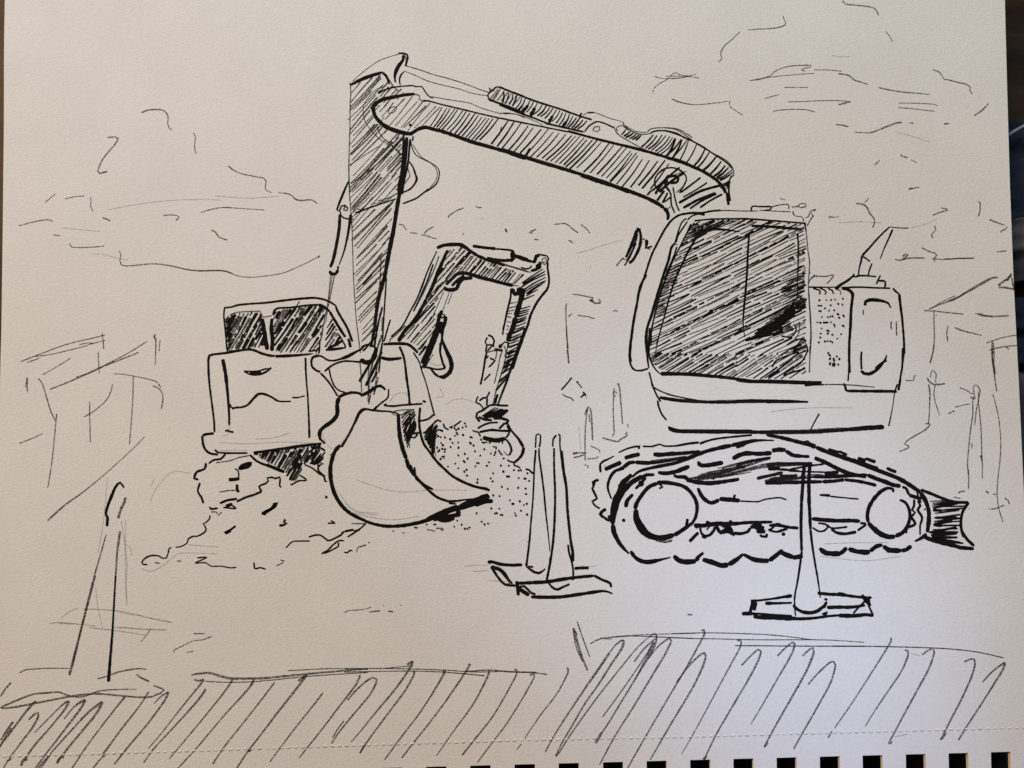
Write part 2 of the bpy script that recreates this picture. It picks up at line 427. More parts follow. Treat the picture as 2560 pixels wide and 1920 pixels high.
big = empty('drawn_excavator', book)
big['label'] = 'large ink drawn excavator with hatched boom, cab and crawler track on the right'
draw('stick', big, 'i162,234,182:-963 1782 61 32 61 24 62 20;d75:-966 1798 6 -54 -3 -77 -1 -140 -3 -139 -1 -104 2 -77 6 -68;d52:-951 1803 48 46 62 49 48 32 55 21 62 19;i119:-679 1974 31 1 21 -7 5 -21 -5 -21 -7 -24 7 -6;d75:-645 1968 11 -21 1 -31 -6 -18;i162,244,96:-649 1965 -2 -32 -21 -28 -18 -35 -9 -35 4 -37;i119,182,75:-779 1863 28 -25 14 -31 7 -21;d75:-751 1842 28 -42 21 -32 28 -21;i75,119,75:-641 1866 -20 -21 -10 -31 5 -32;d75:-652 1458 -137 -140 -109 -111;d75:-679 1423 -123 -119 -157 -118;d55:-858 1458 -103 -98;d55:-776 1423 -191 -125;i244,254,255:-625 1468 -6 -66 -7 -84 -10 -69 -10 -69 -6 -56;i119:-644 1482 -2 -66 -5 -98 -10 -83 -12 -55 -1 -56;i119:-605 1454 -6 -66 -6 -70 -13 -69 -14 -69 -6 -56;d64:-967 1331 -1 -70 3 -104 8 -104 9 -104 6 -138 6 -172 8 -123 11 -137 15 -116 11 -82;i234,255,223:-649 1235 -17 -104 -16 -91 -17 -117 -20 -103 -20 -111 -13 -82 -23 -48;i182,234,162:-739 709 -26 -130 -23 -76 -13 -96 -10 -89 -20 -102;i96:-741 627 -7 -117 -8 -137 -7 -136 -10 -75 -9 -96;i119:-764 455 -20 -82 -13 -68 -13 -89;d75:-773 751 -6 -138 -19 -151;i96:-716 380 -20 -68 -17 -62;i119:-881 586 54 61;d75:-764 394 -3 -82;d64:-833 139 -13 -109 8 -109;d55:-792 71 -19 -136;d75:-818 -11 -23 -109;i162:-800 207 -40 -95 -57 -99;i162:-765 193 -47 -109 -47 -95;i141:-792 71 -33 -62;d119:-766 289 -53 -164 -20 -122 -3 -109;d96:-785 43 -26 -108;d96:-759 262 -33 -157 -13 -62;i119:-793 289 -48 -55 -33 -41;d52,63,82:-954 1736 27 33 25 33;d64,77,105:-959 1678 61 77 66 73;d73,91,125:-963 1647 92 96 87 100;d74,92,128:-966 1627 95 98 90 102;d52,60,77:-977 1572 109 105 103 111;d75,93,128:-965 1508 81 103 85 99;d62,76,102:-788 1711 27 31 26 30;d61,74,100:-964 1486 62 72 58 74;d70,85,117:-823 1638 56 72 58 71;d56,68,90:-964 1422 69 84 70 84;d60,72,96:-746 1674 45 43 43 43;d65,79,108:-952 1405 71 68 66 74;d54,65,85:-687 1692 21 23 21 22;d62,76,102:-955 1361 91 89 86 94;d65,79,107:-962 1294 120 117 118 120;d52,52,65:-944 1234 97 105 92 110;d76,95,132:-959 1164 126 138 122 140;d52,56,72:-692 1459 13 14 12 14;d60,73,97:-955 1150 138 164 147 156;d52,61,79:-968 1128 75 78 75 78;d58,71,94:-803 1305 85 92 86 92;d52,52,68:-965 1098 130 125 123 132;d73,90,124:-692 1383 17 22 17 21;d55,66,86:-959 1059 82 99 80 101;d56,68,89:-786 1258 71 75 68 80;d64,77,105:-952 1033 86 102 81 106;d52,59,76:-744 1276 52 53 51 54;d71,87,120:-944 1032 88 97 84 100;d73,90,124:-744 1261 44 45 47 42;d52,52,65:-963 995 121 118 113 127;d52,61,78:-722 1251 37 40 35 43;d52,63,82:-951 983 113 104 105 113;d68,82,113:-715 1226 31 40 33 38;d52,52,63:-945 925 115 136 116 134;d52,63,81:-697 1203 23 24 21 26;d65,79,108:-945 900 69 68 67 69;d54,66,85:-797 1055 60 64 58 67;d59,72,96:-935 852 121 121 120 121;d71,87,119:-932 812 115 132 111 136;d66,80,109:-915 801 99 122 104 118;d52,53,68:-915 748 101 117 104 115;d59,72,96:-921 700 62 62 60 66;d64,78,106:-791 842 33 32 32 34;d52,53,69:-922 637 89 99 86 102;d54,66,86:-924 577 91 105 95 101;d55,66,87:-913 558 81 91 82 91;d57,69,91:-919 535 83 84 85 83;d72,88,122:-923 476 63 67 64 67;d52,52,64:-793 617 14 13 13 13;d58,71,94:-913 435 59 58 60 57;d52,61,79:-787 565 13 13 13 14;d62,75,102:-903 393 60 69 63 66;d52,52,63:-896 362 55 59 53 62;d53,65,84:-882 318 47 55 47 56;d68,82,113:-882 292 45 44 43 47;d76,95,132:-885 250 47 46 44 49;d53,65,84:-881 194 30 31 28 32;d53,65,84:-948 1631 57 58 57 58;d52,54,69:-949 1567 69 78 69 78;d68,83,114:-801 1731 33 35 32 36;d52,54,70:-946 1475 65 68 62 71;d58,70,93:-768 1673 41 41 40 41;d82,104,144:-960 1366 81 90 81 91;d52,54,70:-785 1559 13 14 12 14;d66,80,109:-951 1326 99 109 96 112;d60,72,96:-957 1191 102 103 96 109;d65,79,108:-747 1421 40 38 37 41;d52,63,82:-947 1136 60 60 60 61;d79,100,139:-813 1270 83 96 82 98;d67,81,111:-950 1046 86 100 83 103;d69,85,117:-736 1285 38 43 35 45;d52,57,73:-944 1020 50 57 52 54;d53,65,84:-837 1138 90 95 88 97;d56,67,88:-953 949 64 80 66 80;d52,52,65:-785 1141 52 56 50 57;d71,88,121:-951 849 112 108 114 107;d79,99,138:-920 740 95 95 88 102;d52,53,69:-936 645 73 72 73 72;d68,83,114:-767 821 23 25 23 26;d82,103,144:-912 607 76 82 72 86;d52,53,68:-755 782 15 14 14 16;d59,71,95:-921 555 87 85 81 91;d73,91,125:-920 503 92 85 89 88;d63,77,104:-906 372 64 67 66 65;d62,75,102:-874 258 38 45 37 47')
draw('stick_cylinder', big, 'i119,162,96:-970 1202 -28 -66 -27 -69 -13 -38;i96:-1038 1032 17 -7 10 28 21 7 17 -17 -3 -16 -21 5 7 21;i96:-1018 1025 4 -24 17 -17 28 -6 30 -1;i182,196,182:-1019 1005 -4 -90 -17 -104 -16 -75 -17 -48;i196,141,55:-954 1005 -8 -62 -13 -83 -20 -83 -27 -76;i182,210,182:-1079 667 13 -17 24 0 15 24;i119:-1028 698 1 -24;d64:-1069 646 -6 -55 -6 -75 -10 -69 -16 -82 -13 -96;d64:-1047 643 -14 -72 -13 -69 -13 -68 -10 -69;d52:-1059 643 -13 -86 -8 -55;d52:-1111 351 -16 -88 -13 -82;i96:-1130 249 -3 -68')
draw('hose', big, 'd52:-764 1772 -41 -14 -48 -49 -28 -42 -5 -42 10 -56 24 -42 42 -49 41 -34 48 -25 42 -31 27 -31;d75:-801 1531 11 -32 21 -34 41 -32 35 -35 41 -38;d55:-590 1475 -4 -31 4 34 7 -10 -7 -24;i75,55,119:-604 1458 11 -56 24 -42 48 -28 48 -24 31 -24 11 -28 -4 -35 -17 -38 -41 -31 -27 -15;d52:-590 1423 48 -70 62 -42 35 -48 -7 -56 -34 -41;i75,141,96:-621 1332 32 -41 17 -49 7 -28 -17 -34 -27 -28 -35 -15;d75:-624 1298 11 -35 7 -28 -17 -28 -28 -34 -41 -21;i96:-494 1158 -69 -55 -41 -18 -44 -17;i119,96,75:-929 1011 92 36 82 28 69 24;d55:-837 1068 28 2 75 22 48 39;d75:-915 1037 20 -5;d75:-796 1085 55 14 62 32')
draw('boom', big, 'i96,75:-795 1731 31 20 55 17 55 7 62 4 21 -7 34 0 21 -32 24 -28 21 -10;i141:-798 1737 27 10;d55:-495 1712 48 -5 42 -9 68 -10 83 -14 42 -18 41 -17 62 -18 41 -10 42 1;d55:-47 1608 55 0 41 -11 27 -14;i182,234,162:-836 1639 24 31 41 25 62 14 69 14 62 5;d75:-578 1728 28 -12 -4 -18 31 -14 28 4;i223,254,244:-829 1646 14 -49 31 -38 42 -32 62 -24 55 -14 35 0;i141:-843 1639 14 10 14 -14;i223:-597 1489 34 24 41 14 28 -3;i223,234,196:-501 1525 96 -26 69 -24 96 -35 97 -28 96 -28 82 -31 48 -15;i96:-529 1689 34 -3 83 -23 103 -24 124 -31 110 -25 83 -17 75 -14;d64c:-737 1621 15 25 24 7 12 -14 -22 -24 -21 -5;i162:-598 1548 -13 -14;i52,64,67:-416 1648 -34 -61 -39 -58;i57,81,86:-388 1644 -36 -60 -41 -56;i61,88,93:-368 1640 -37 -59 -43 -54;i52,69,73:-339 1640 -46 -64 -50 -60;i58,83,88:-323 1635 -45 -66 -52 -61;i52,70,74:-291 1631 -45 -64 -52 -57;i59,84,89:-272 1624 -45 -68 -54 -60;i61,87,93:-251 1613 -42 -64 -47 -60;i68,101,108:-219 1612 -49 -71 -55 -65;i59,85,90:-199 1601 -47 -66 -52 -62;i52,70,73:-179 1590 -45 -65 -52 -60;i52,64,68:-154 1587 -54 -69 -58 -66;i52,70,74:-136 1582 -48 -68 -55 -62;i63,92,98:-113 1581 -49 -70 -58 -62;i67,98,104:-81 1581 -52 -69 -60 -62;i96:-76 1584 138 -29 137 -28 138 -28;i141,182,182:330 1505 144 -40 137 -35 103 -25 103 -28 103 -31 76 -21 74 -32;d55:-76 1608 41 7 83 -14 69 -28 41 -18 27 -21;d55:199 1545 83 -11 82 -17 48 -11;i210,196,244:-76 1395 103 -31 137 -46 138 -41 137 -42 103 -35 68 -27 89 -36;d96:-62 1402 192 -63 206 -64 137 -47;i74,113,120:-17 1576 -52 -77 -55 -74;i71,107,114:17 1569 -49 -81 -57 -77;i60,86,91:55 1555 -55 -80 -60 -76;i66,97,103:96 1536 -56 -77 -61 -71;i56,80,84:126 1526 -56 -77 -62 -72;i71,107,114:175 1517 -62 -75 -66 -71;i54,76,80:216 1518 -71 -88 -77 -81;i52,73,77:245 1499 -67 -80 -73 -75;i58,83,88:281 1494 -64 -78 -72 -70;i58,82,87:321 1486 -67 -77 -76 -69;i70,104,111:356 1479 -74 -80 -81 -71;i52,69,73:378 1475 -72 -80 -79 -73;i52,70,74:405 1475 -73 -82 -76 -79;i54,76,80:428 1464 -71 -81 -76 -76;i67,99,105:445 1453 -67 -78 -72 -75;i66,98,104:479 1452 -77 -86 -84 -78;i74,112,119:509 1453 -81 -91 -86 -85;i52,70,73:531 1439 -72 -82 -77 -76;i72,108,115:576 1430 -71 -91 -81 -82;i53,76,80:605 1422 -69 -87 -74 -83;i69,102,108:654 1412 -74 -86 -77 -83;i54,77,81:680 1405 -73 -89 -77 -85;i52,70,74:705 1386 -71 -84 -75 -80;i54,77,81:741 1375 -77 -91 -82 -86;i58,84,89:714 1373 -64 -89 -71 -83;i55,79,83:747 1358 -61 -89 -67 -84;i61,88,94:774 1337 -57 -87 -66 -82;i65,96,102:816 1330 -54 -85 -61 -79;i74,112,119:866 1325 -57 -76 -61 -73;i80,123,131:910 1331 -68 -88 -72 -84;i61,89,95:933 1310 -55 -79 -59 -76;i162:110 1402 -28 -45;d64:-62 1534 -14 -56;i162,196,182:912 1346 68 -21 83 -31 75 -35 68 -45 34 -34 27 -48;d75:1260 1173 7 -21 28 48;d64:938 1235 97 28;i210,234,223:406 1238 82 -28 76 -24 82 -24 82 -31 69 -28 68 -35 34 -24;i223,234,162:899 1044 20 -24 6 -28 -6 -21;i182:1273 1136 6 -41 3 -35;i119:1287 1206 -2 -70 8 -52;i96:1270 1171 17 21;d52,53,68:-815 1629 15 16 13 17;d63,77,104:-789 1619 28 31 26 34;d52,60,78:-778 1587 38 44 35 46;d58,70,93:-755 1573 57 66 61 64;d52,59,76:-735 1530 74 90 68 95;d52,52,60:-696 1533 66 76 68 74;d52,58,75:-660 1522 66 80 64 82;d63,76,103:-644 1525 67 66 67 67;d52,52,65:-625 1498 67 91 72 86;d52,53,69:-581 1523 66 64 62 67;d52,61,79:-544 1525 57 64 60 61;i141:903 1147 -21 -28 -24 -33;i119:922 1135 -16 -33 -16 -29;i96:945 1114 -26 -23 -24 -16;d75:940 1053 -23 -22;i119:1119 1226 -58 -45 -62 -46;i96:1157 1195 -69 -45 -75 -43;i162:1232 1178 -117 -35 -127 -70;i162:1208 1133 -107 -42 -88 -48;i119:1212 1128 -84 -40 -75 -49;i119:1247 1126 -71 -38 -63 -43;i96:1287 1199 -24 -21 -31 -14;i119:827 1150 -27 -31')
draw('boom_cylinder', big, 'd64:-632 1898 74 -21 83 -29 97 -27 89 -28 83 -32 69 -24;d55:-641 1866 56 -21 83 -38 89 -25 90 -21 83 -28 96 -16;i96:-89 1773 -24 -19 -31 -31 4 -25 10 -7;d75:-102 1772 -11 -28 -24 24 7 -24 -10 -7;i96:-89 1773 83 -29 82 -32;i141:-140 1696 58 -22 76 -28 82 -38;d52,62,65:-85 1761 -22 -34 -27 -29;d54,78,82:-77 1758 -19 -33 -23 -29;d52,70,74:-69 1759 -20 -37 -23 -34;d58,84,89:-43 1753 -21 -34 -25 -30;d52,74,78:-25 1740 -20 -28 -22 -26;d52,62,65:-4 1734 -17 -33 -24 -29;d52,58,61:30 1723 -25 -27 -27 -25;d61,89,94:51 1713 -23 -28 -27 -25;i141:63 1660 -27 -32;i182:76 1646 -20 -31;i119:-76 1772 82 -35 145 -56 131 -42 124 -45 69 -21;i119:-76 1663 103 -42 103 -38 90 -35 117 -28 89 -21;i72,108,115:-50 1746 2 -37 -8 -36;i62,90,95:-20 1739 -6 -37 -14 -33;i61,89,95:6 1731 -6 -36 -18 -32;i72,109,116:30 1722 -12 -35 -16 -33;i52,74,77:61 1713 -14 -40 -26 -33;i55,79,83:80 1706 -14 -38 -22 -35;i57,82,87:109 1693 -17 -37 -27 -31;i54,76,80:130 1688 -18 -39 -27 -32;i55,78,82:152 1677 -19 -37 -29 -31;i54,77,81:182 1669 -23 -39 -35 -27;i69,103,109:204 1659 -21 -36 -33 -28;i61,88,93:226 1648 -24 -33 -34 -24;i60,86,92:245 1644 -23 -34 -28 -30;i53,76,80:265 1635 -22 -36 -28 -31;i52,71,74:285 1630 -19 -38 -30 -31;i61,88,93:301 1618 -16 -35 -23 -32;i55,79,83:321 1616 -16 -41 -26 -36;i72,108,115:343 1608 -15 -41 -28 -33;i52,74,78:364 1598 -19 -37 -24 -33;i70,105,111:384 1587 -23 -33 -27 -28;i70,105,112:401 1582 -20 -31 -26 -28;i67,99,105:423 1573 -24 -30 -30 -24;i66,97,104:446 1567 -26 -29 -32 -21;i182:96 1660 -34 -42;i196:137 1646 -27 -52;i182:241 1597 -21 -42;i196:323 1562 -21 -31;i96:430 1499 24 32 41 28 28 0 41 -14 41 -21;d55:420 1597 27 18 28 3 41 -10 62 -25 75 -21;i96:447 1615 41 2;i119:414 1615 -14 -32 20 11;d75c:481 1517 14 14 24 0 3 -18 -17 -12 -20 5;d75:604 1534 15 -35 20 -21 55 -34 69 -39 54 -24;d75:626 1503 -6 17 13 14 24 4 17 -14 20 -14;d75:657 1562 10 -24 41 -32 62 -21 62 7;d55:671 1538 65 -35 62 -7;i63,93,98:678 1518 -12 -20 -17 -17;i72,109,116:707 1506 -20 -18 -23 -14;i76,115,122:726 1499 -24 -20 -28 -14;i62,90,95:742 1492 -20 -20 -25 -14;i65,95,101:759 1487 -21 -19 -24 -15;i73,110,117:769 1482 -16 -19 -19 -15')
draw('boom_housing', big, 'd75:801 1496 24 21 42 7 55 0 61 -7 55 -28 34 -24;i96:825 1496 35 10 55 0 61 -14 48 -27 48 -21;i72,108,115:841 1483 -34 -40 -38 -35;i65,95,101:862 1479 -31 -43 -39 -36;i69,102,109:893 1483 -36 -51 -49 -38;i55,79,83:916 1479 -41 -49 -47 -43;i61,88,93:939 1473 -39 -51 -50 -40;i52,74,78:955 1467 -40 -55 -53 -41;i53,76,80:968 1463 -36 -58 -53 -43;i76,116,123:1006 1455 -45 -59 -57 -48;i57,82,87:1044 1455 -47 -63 -55 -57;d75:913 1524 55 -7 55 -32 82 -62 82 -49 68 -35 41 -35 17 -34 3 -28;i96:913 1506 69 -21 68 -31 69 -35 88 -59 62 -42 37 -38;i96:1316 1242 -21 -17 -8 -32 -3 -27 2 -42;i90,141,150:973 1460 -22 -53 -28 -50;i81,126,134:1011 1455 -24 -58 -32 -53;i58,83,88:1050 1450 -25 -65 -31 -61;i58,82,87:1100 1433 -30 -66 -40 -61;i77,118,125:1147 1399 -32 -62 -45 -53;i73,110,117:1173 1379 -35 -53 -42 -47;i88,138,147:1214 1352 -42 -50 -48 -42;i81,126,134:1242 1324 -31 -42 -35 -37;i87,136,145:1266 1298 -30 -37 -39 -29;i90,141,150:1286 1287 -35 -36 -40 -29;i61,89,94:1307 1274 -41 -34 -46 -25;i76,117,124:1310 1258 -37 -29 -41 -21;i64,93,99:1296 1213 -22 -18 -27 -12')
draw('boom_pivot', big, 'd75:850 1180 -3 27 18 42 41 31 55 4 48 -21 24 -35 -8 -42 -31 -34 -21 -18;i141:946 1193 35 7 6 21 -26 14 -35 -1 -17 -27 3 -34 24 -32;i119:995 1287 -62 -52 -62 -55 -42 -35;i162:1022 1256 -82 -56 -69 -62;i96:872 1143 -24 35 0 41 25 35 44 27 48 1 41 -21 28 -35 -8 -34 -34 -59;i96:872 1150 17 -15 14 5;i162:917 1192 3 34 24 7 38 0 3 -24 -13 -14 -35 -3;i96:913 1188 10 -31 17 -28 3 -62 20 -55;i96:954 1169 10 -60 13 -56 14 -28;i162:931 1240 -49 -62 -34 -52;i96:1013 1254 -48 -35')
draw('bucket_link', big, 'i119:-889 202 17 21 34 10 31 -17 14 -27;i182,255,196:-804 209 1 -41 -20 -30 -34 -14 -38 17;i96:-1034 142 54 9 47 24 44 34;d75:-1034 121 54 13 48 -3 37 3;i141:-1136 166 -31 -7 -13 -27 4 -27 24 -24 27 -10;i141,119,119:-1180 125 7 31 27 11 27 -4 41 -24 54 3 61 27 82 38;i119:-1101 74 37 31 41 20 47 10 82 -6;i119:-1125 64 34 -34 35 -48 34 -54;i96:-1074 88 11 -51 20 -48 28 -27 41 -14;d75:-894 135 7 -78 4 -109;d52:-1150 193 -3 -41;i119:-888 214 20 13 34 4 34 -21 11 -17;i182,255,223:-800 207 -3 -41 -23 -31 -34 -6 -31 17;d55:-1133 227 -3 -61')
draw('bucket', big, 'i210,162,162:-1018 -79 30 17 48 12 40 -3 17 -9;i162,182,162:-889 -69 44 21 40 27 31 10 27 -17;i234,254,182:-1015 -79 -10 -41 1 -57 -27 -38 -44 -33 -27 -24 -6 -24 7 -34;i210:-1128 -275 0 -34;i141:-1121 -323 27 -27;i196,119,119:-899 -174 20 24 28 3 34 -7 67 -6;i196,119,162:-895 -167 -30 -68 -34 -68 -40 -67;i119:-817 -154 33 28 33 27;i234,244,182:-1006 -357 -27 -33 -19 -48 -10 -54 4 -67 17 -67 35 -67 51 -54 61 -34 40 -17;d75:-1032 -397 -34 -20;p47:-1129 -262 69 -115 68 41 87 121;p47:-1024 -620 103 -114 135 -20;i196,162,141:-888 -69 58 27 40 28 21 3 27 -24;i96:-725 -28 -3 -51 -41 -34 -40 -41;i162,119,96:-894 -174 24 24 20 3 34 -8 102 -7 48 -11;i96:-829 -155 61 -4;i119:-752 -126 51 -4 68 7 109 7;i119:-752 -126 17 10;i141:-524 -98 19 -9;i196,255,254:-666 -174 3 -74 8 -68 17 -68 20 -54;i244:-618 -438 14 -47 21 -27 20 -27;i234,162,119:-566 -539 30 -33 41 -27 34 -17;i162,162,162:-597 -471 27 -61 41 -47 48 -47 47 -37 68 -24;i182,141,75:-370 -687 44 4 101 13;i96:-370 -697 44 -3;i119:-570 -485 4 -40;i141,162,182:-539 -137 -5 -78 7 -67 21 -68 34 -47 40 -54 48 -47 47 -41 61 -33 68 -27 68 -14 20 -10;i119:-546 -215 22 0 34 11 34 27;d75:-707 -170 27 13 47 5 61 2;d75:-704 -174 31 -10 20 7;i52,66,69:-608 -157 -23 -13 -21 -15;i64,94,100:-596 -154 -28 -22 -24 -26;i52,63,66:-579 -149 -37 -36 -31 -43;i52,74,77:-572 -155 -37 -42 -34 -44;i53,76,80:-568 -162 -40 -46 -36 -50;i52,68,71:-568 -173 -38 -49 -32 -53;i65,96,102:-563 -178 -41 -52 -32 -58;i52,70,73:-567 -201 -33 -54 -31 -56;i58,83,88:-568 -218 -34 -56 -27 -59;i52,66,70:-566 -233 -30 -52 -24 -54;i59,85,90:-562 -237 -31 -56 -25 -60;i52,67,71:-560 -245 -30 -63 -25 -65;i66,97,103:-596 -171 -22 -57 -16 -59;i52,70,74:-588 -178 -25 -66 -19 -68;i52,75,79:-580 -190 -23 -65 -19 -66;i64,94,100:-570 -200 -28 -68 -20 -71;i52,73,77:-568 -214 -29 -63 -18 -67;i59,85,90:-563 -219 -24 -55 -19 -57;i63,92,98:-561 -234 -23 -44 -16 -46;i119:-544 -286 -40 -6 -14 -17 27 -7 20 27;d55:-605 -323 7 -54;i96:-564 -228 -4 -41 -30 -40;i234,316,342:-501 -793 54 26 74 30 61 20;i316,342,244:-339 -734 54 17 67 24 61 23 24 20;i255:-218 -707 61 20 47 4;i255:-461 -791 81 17 81 13;i119:-312 -714 47 27 121 41;i196:-191 -663 54 17;i263:-326 -754 27 7;p47:-908 -559 109 -40 135 -31 203 10 203 0;i162,210,255:-875 -789 40 -18 68 -18 74 -5 88 9 87 19 54 20 47 24;i316,263:-437 -785 54 -10 47 17;i254:-423 -768 60 26 48 24;i162:-390 -762 34 -13;p47:-943 -748 108 -27 149 -17 148 20;p47:-977 -695 68 -53 128 -17')
draw('cab', big, 'i119,141,119:1141 1001 -41 9 -34 3 -34 -3 -48 -12 -42 -31 -41 -56 -42 -79 -34 -69 -28 -82 -28 -83 -21 -62;i96:1032 981 -28 -25 -21 -55 -21 -69;d75:958 832 21 -10;i96:1059 949 -28 -62 -35 -69 -28 -55;i119:1059 1015 69 0 55 10 54 4;d75:1183 1025 89 3 82 -3 103 0;d64:1464 1029 82 -4 102 -5;i96:1038 970 21 21 41 17 41 0;d75:1079 963 62 11 69 4;d64:1662 1025 7 -27 41 -7 10 -6 6 -22 10 -48 6 -35;d75:1742 880 6 -89 9 -69 -3 -55 6 -14;i96,119,96:1733 953 6 -52;i96,119,96:1079 967 103 9 110 2 96 0 95 -6 124 -10 133 -11;d75:1753 660 -5 -89 5 -103 6 -103 -2 -89 -8 -95;i141,182,141:962 832 -21 -27 -18 -76 -28 -83 -24 -75 -25 -83 -24 -82 -24 -68 -11 -75 6 -82;i96:975 811 -28 -75 -27 -62 -21 -62;d75:895 605 -24 -69 -21 -75 -18 -82 -17 -69 -11 -68 3 -61;i96:1038 963 -55 -83 -14 -44;i162,119,119:710 330 -16 -109 -4 -55 3 -37 14 -35 24 -15 27 0 42 12;i162,141,75:793 330 -1 -82 2 -68 5 -55 5 -34;i119,119,75:810 330 -4 -82 1 -82 19 -54 27 -38 20 -17;i96:821 330 -4 -103;i244,210,182:872 60 90 0 101 -4 102 -9 102 -10 75 -11 74 -10;i96,119,119:805 71 10 -41 10 -41 27 -61 20 -32;i119:825 3 0 -21;i96,96,75:828 -18 44 -24 61 -23 68 -15 81 -14;i196,210,182:865 -79 48 -8 61 -9 88 -5 102 -5 122 0 128 5;d75:960 -87 136 -14 136 4 182 3;i119:853 -96 9 -44 16 -37 27 -35;i244,244,223:918 -259 41 -15 54 -3 81 -1 136 -1 108 0 74 0;d96:1027 -270 135 0 136 -1 108 0;i162:917 -248 11 -21;i196,255,182:1315 26 68 -10 102 -1 115 -3 95 -3 55 -1 68 1;i244,162,75:1716 -3 47 0 68 -1;d75,75,55:1790 -4 102 1 102 -3 129 -12;i196,254,119:1314 -101 101 2 102 -3 68 0 68 -1 85 -2;d75:1314 -109 101 0 89 2;i223,210,244:1271 -281 176 -1 204 1 135 2 102 7 88 5;d96:1515 -273 203 2 136 8 109 4;d96:1447 -290 203 0 170 4;i255,255:1969 -266 88 5 123 9;i96,75:1801 -173 -28 -48 -27 -51;p47:1516 -164 136 17 136 8 204 -1;i141,162,141:793 647 -38 -75 -21 -110 -19 -96 -13 -95 -8 -96 4 -48')
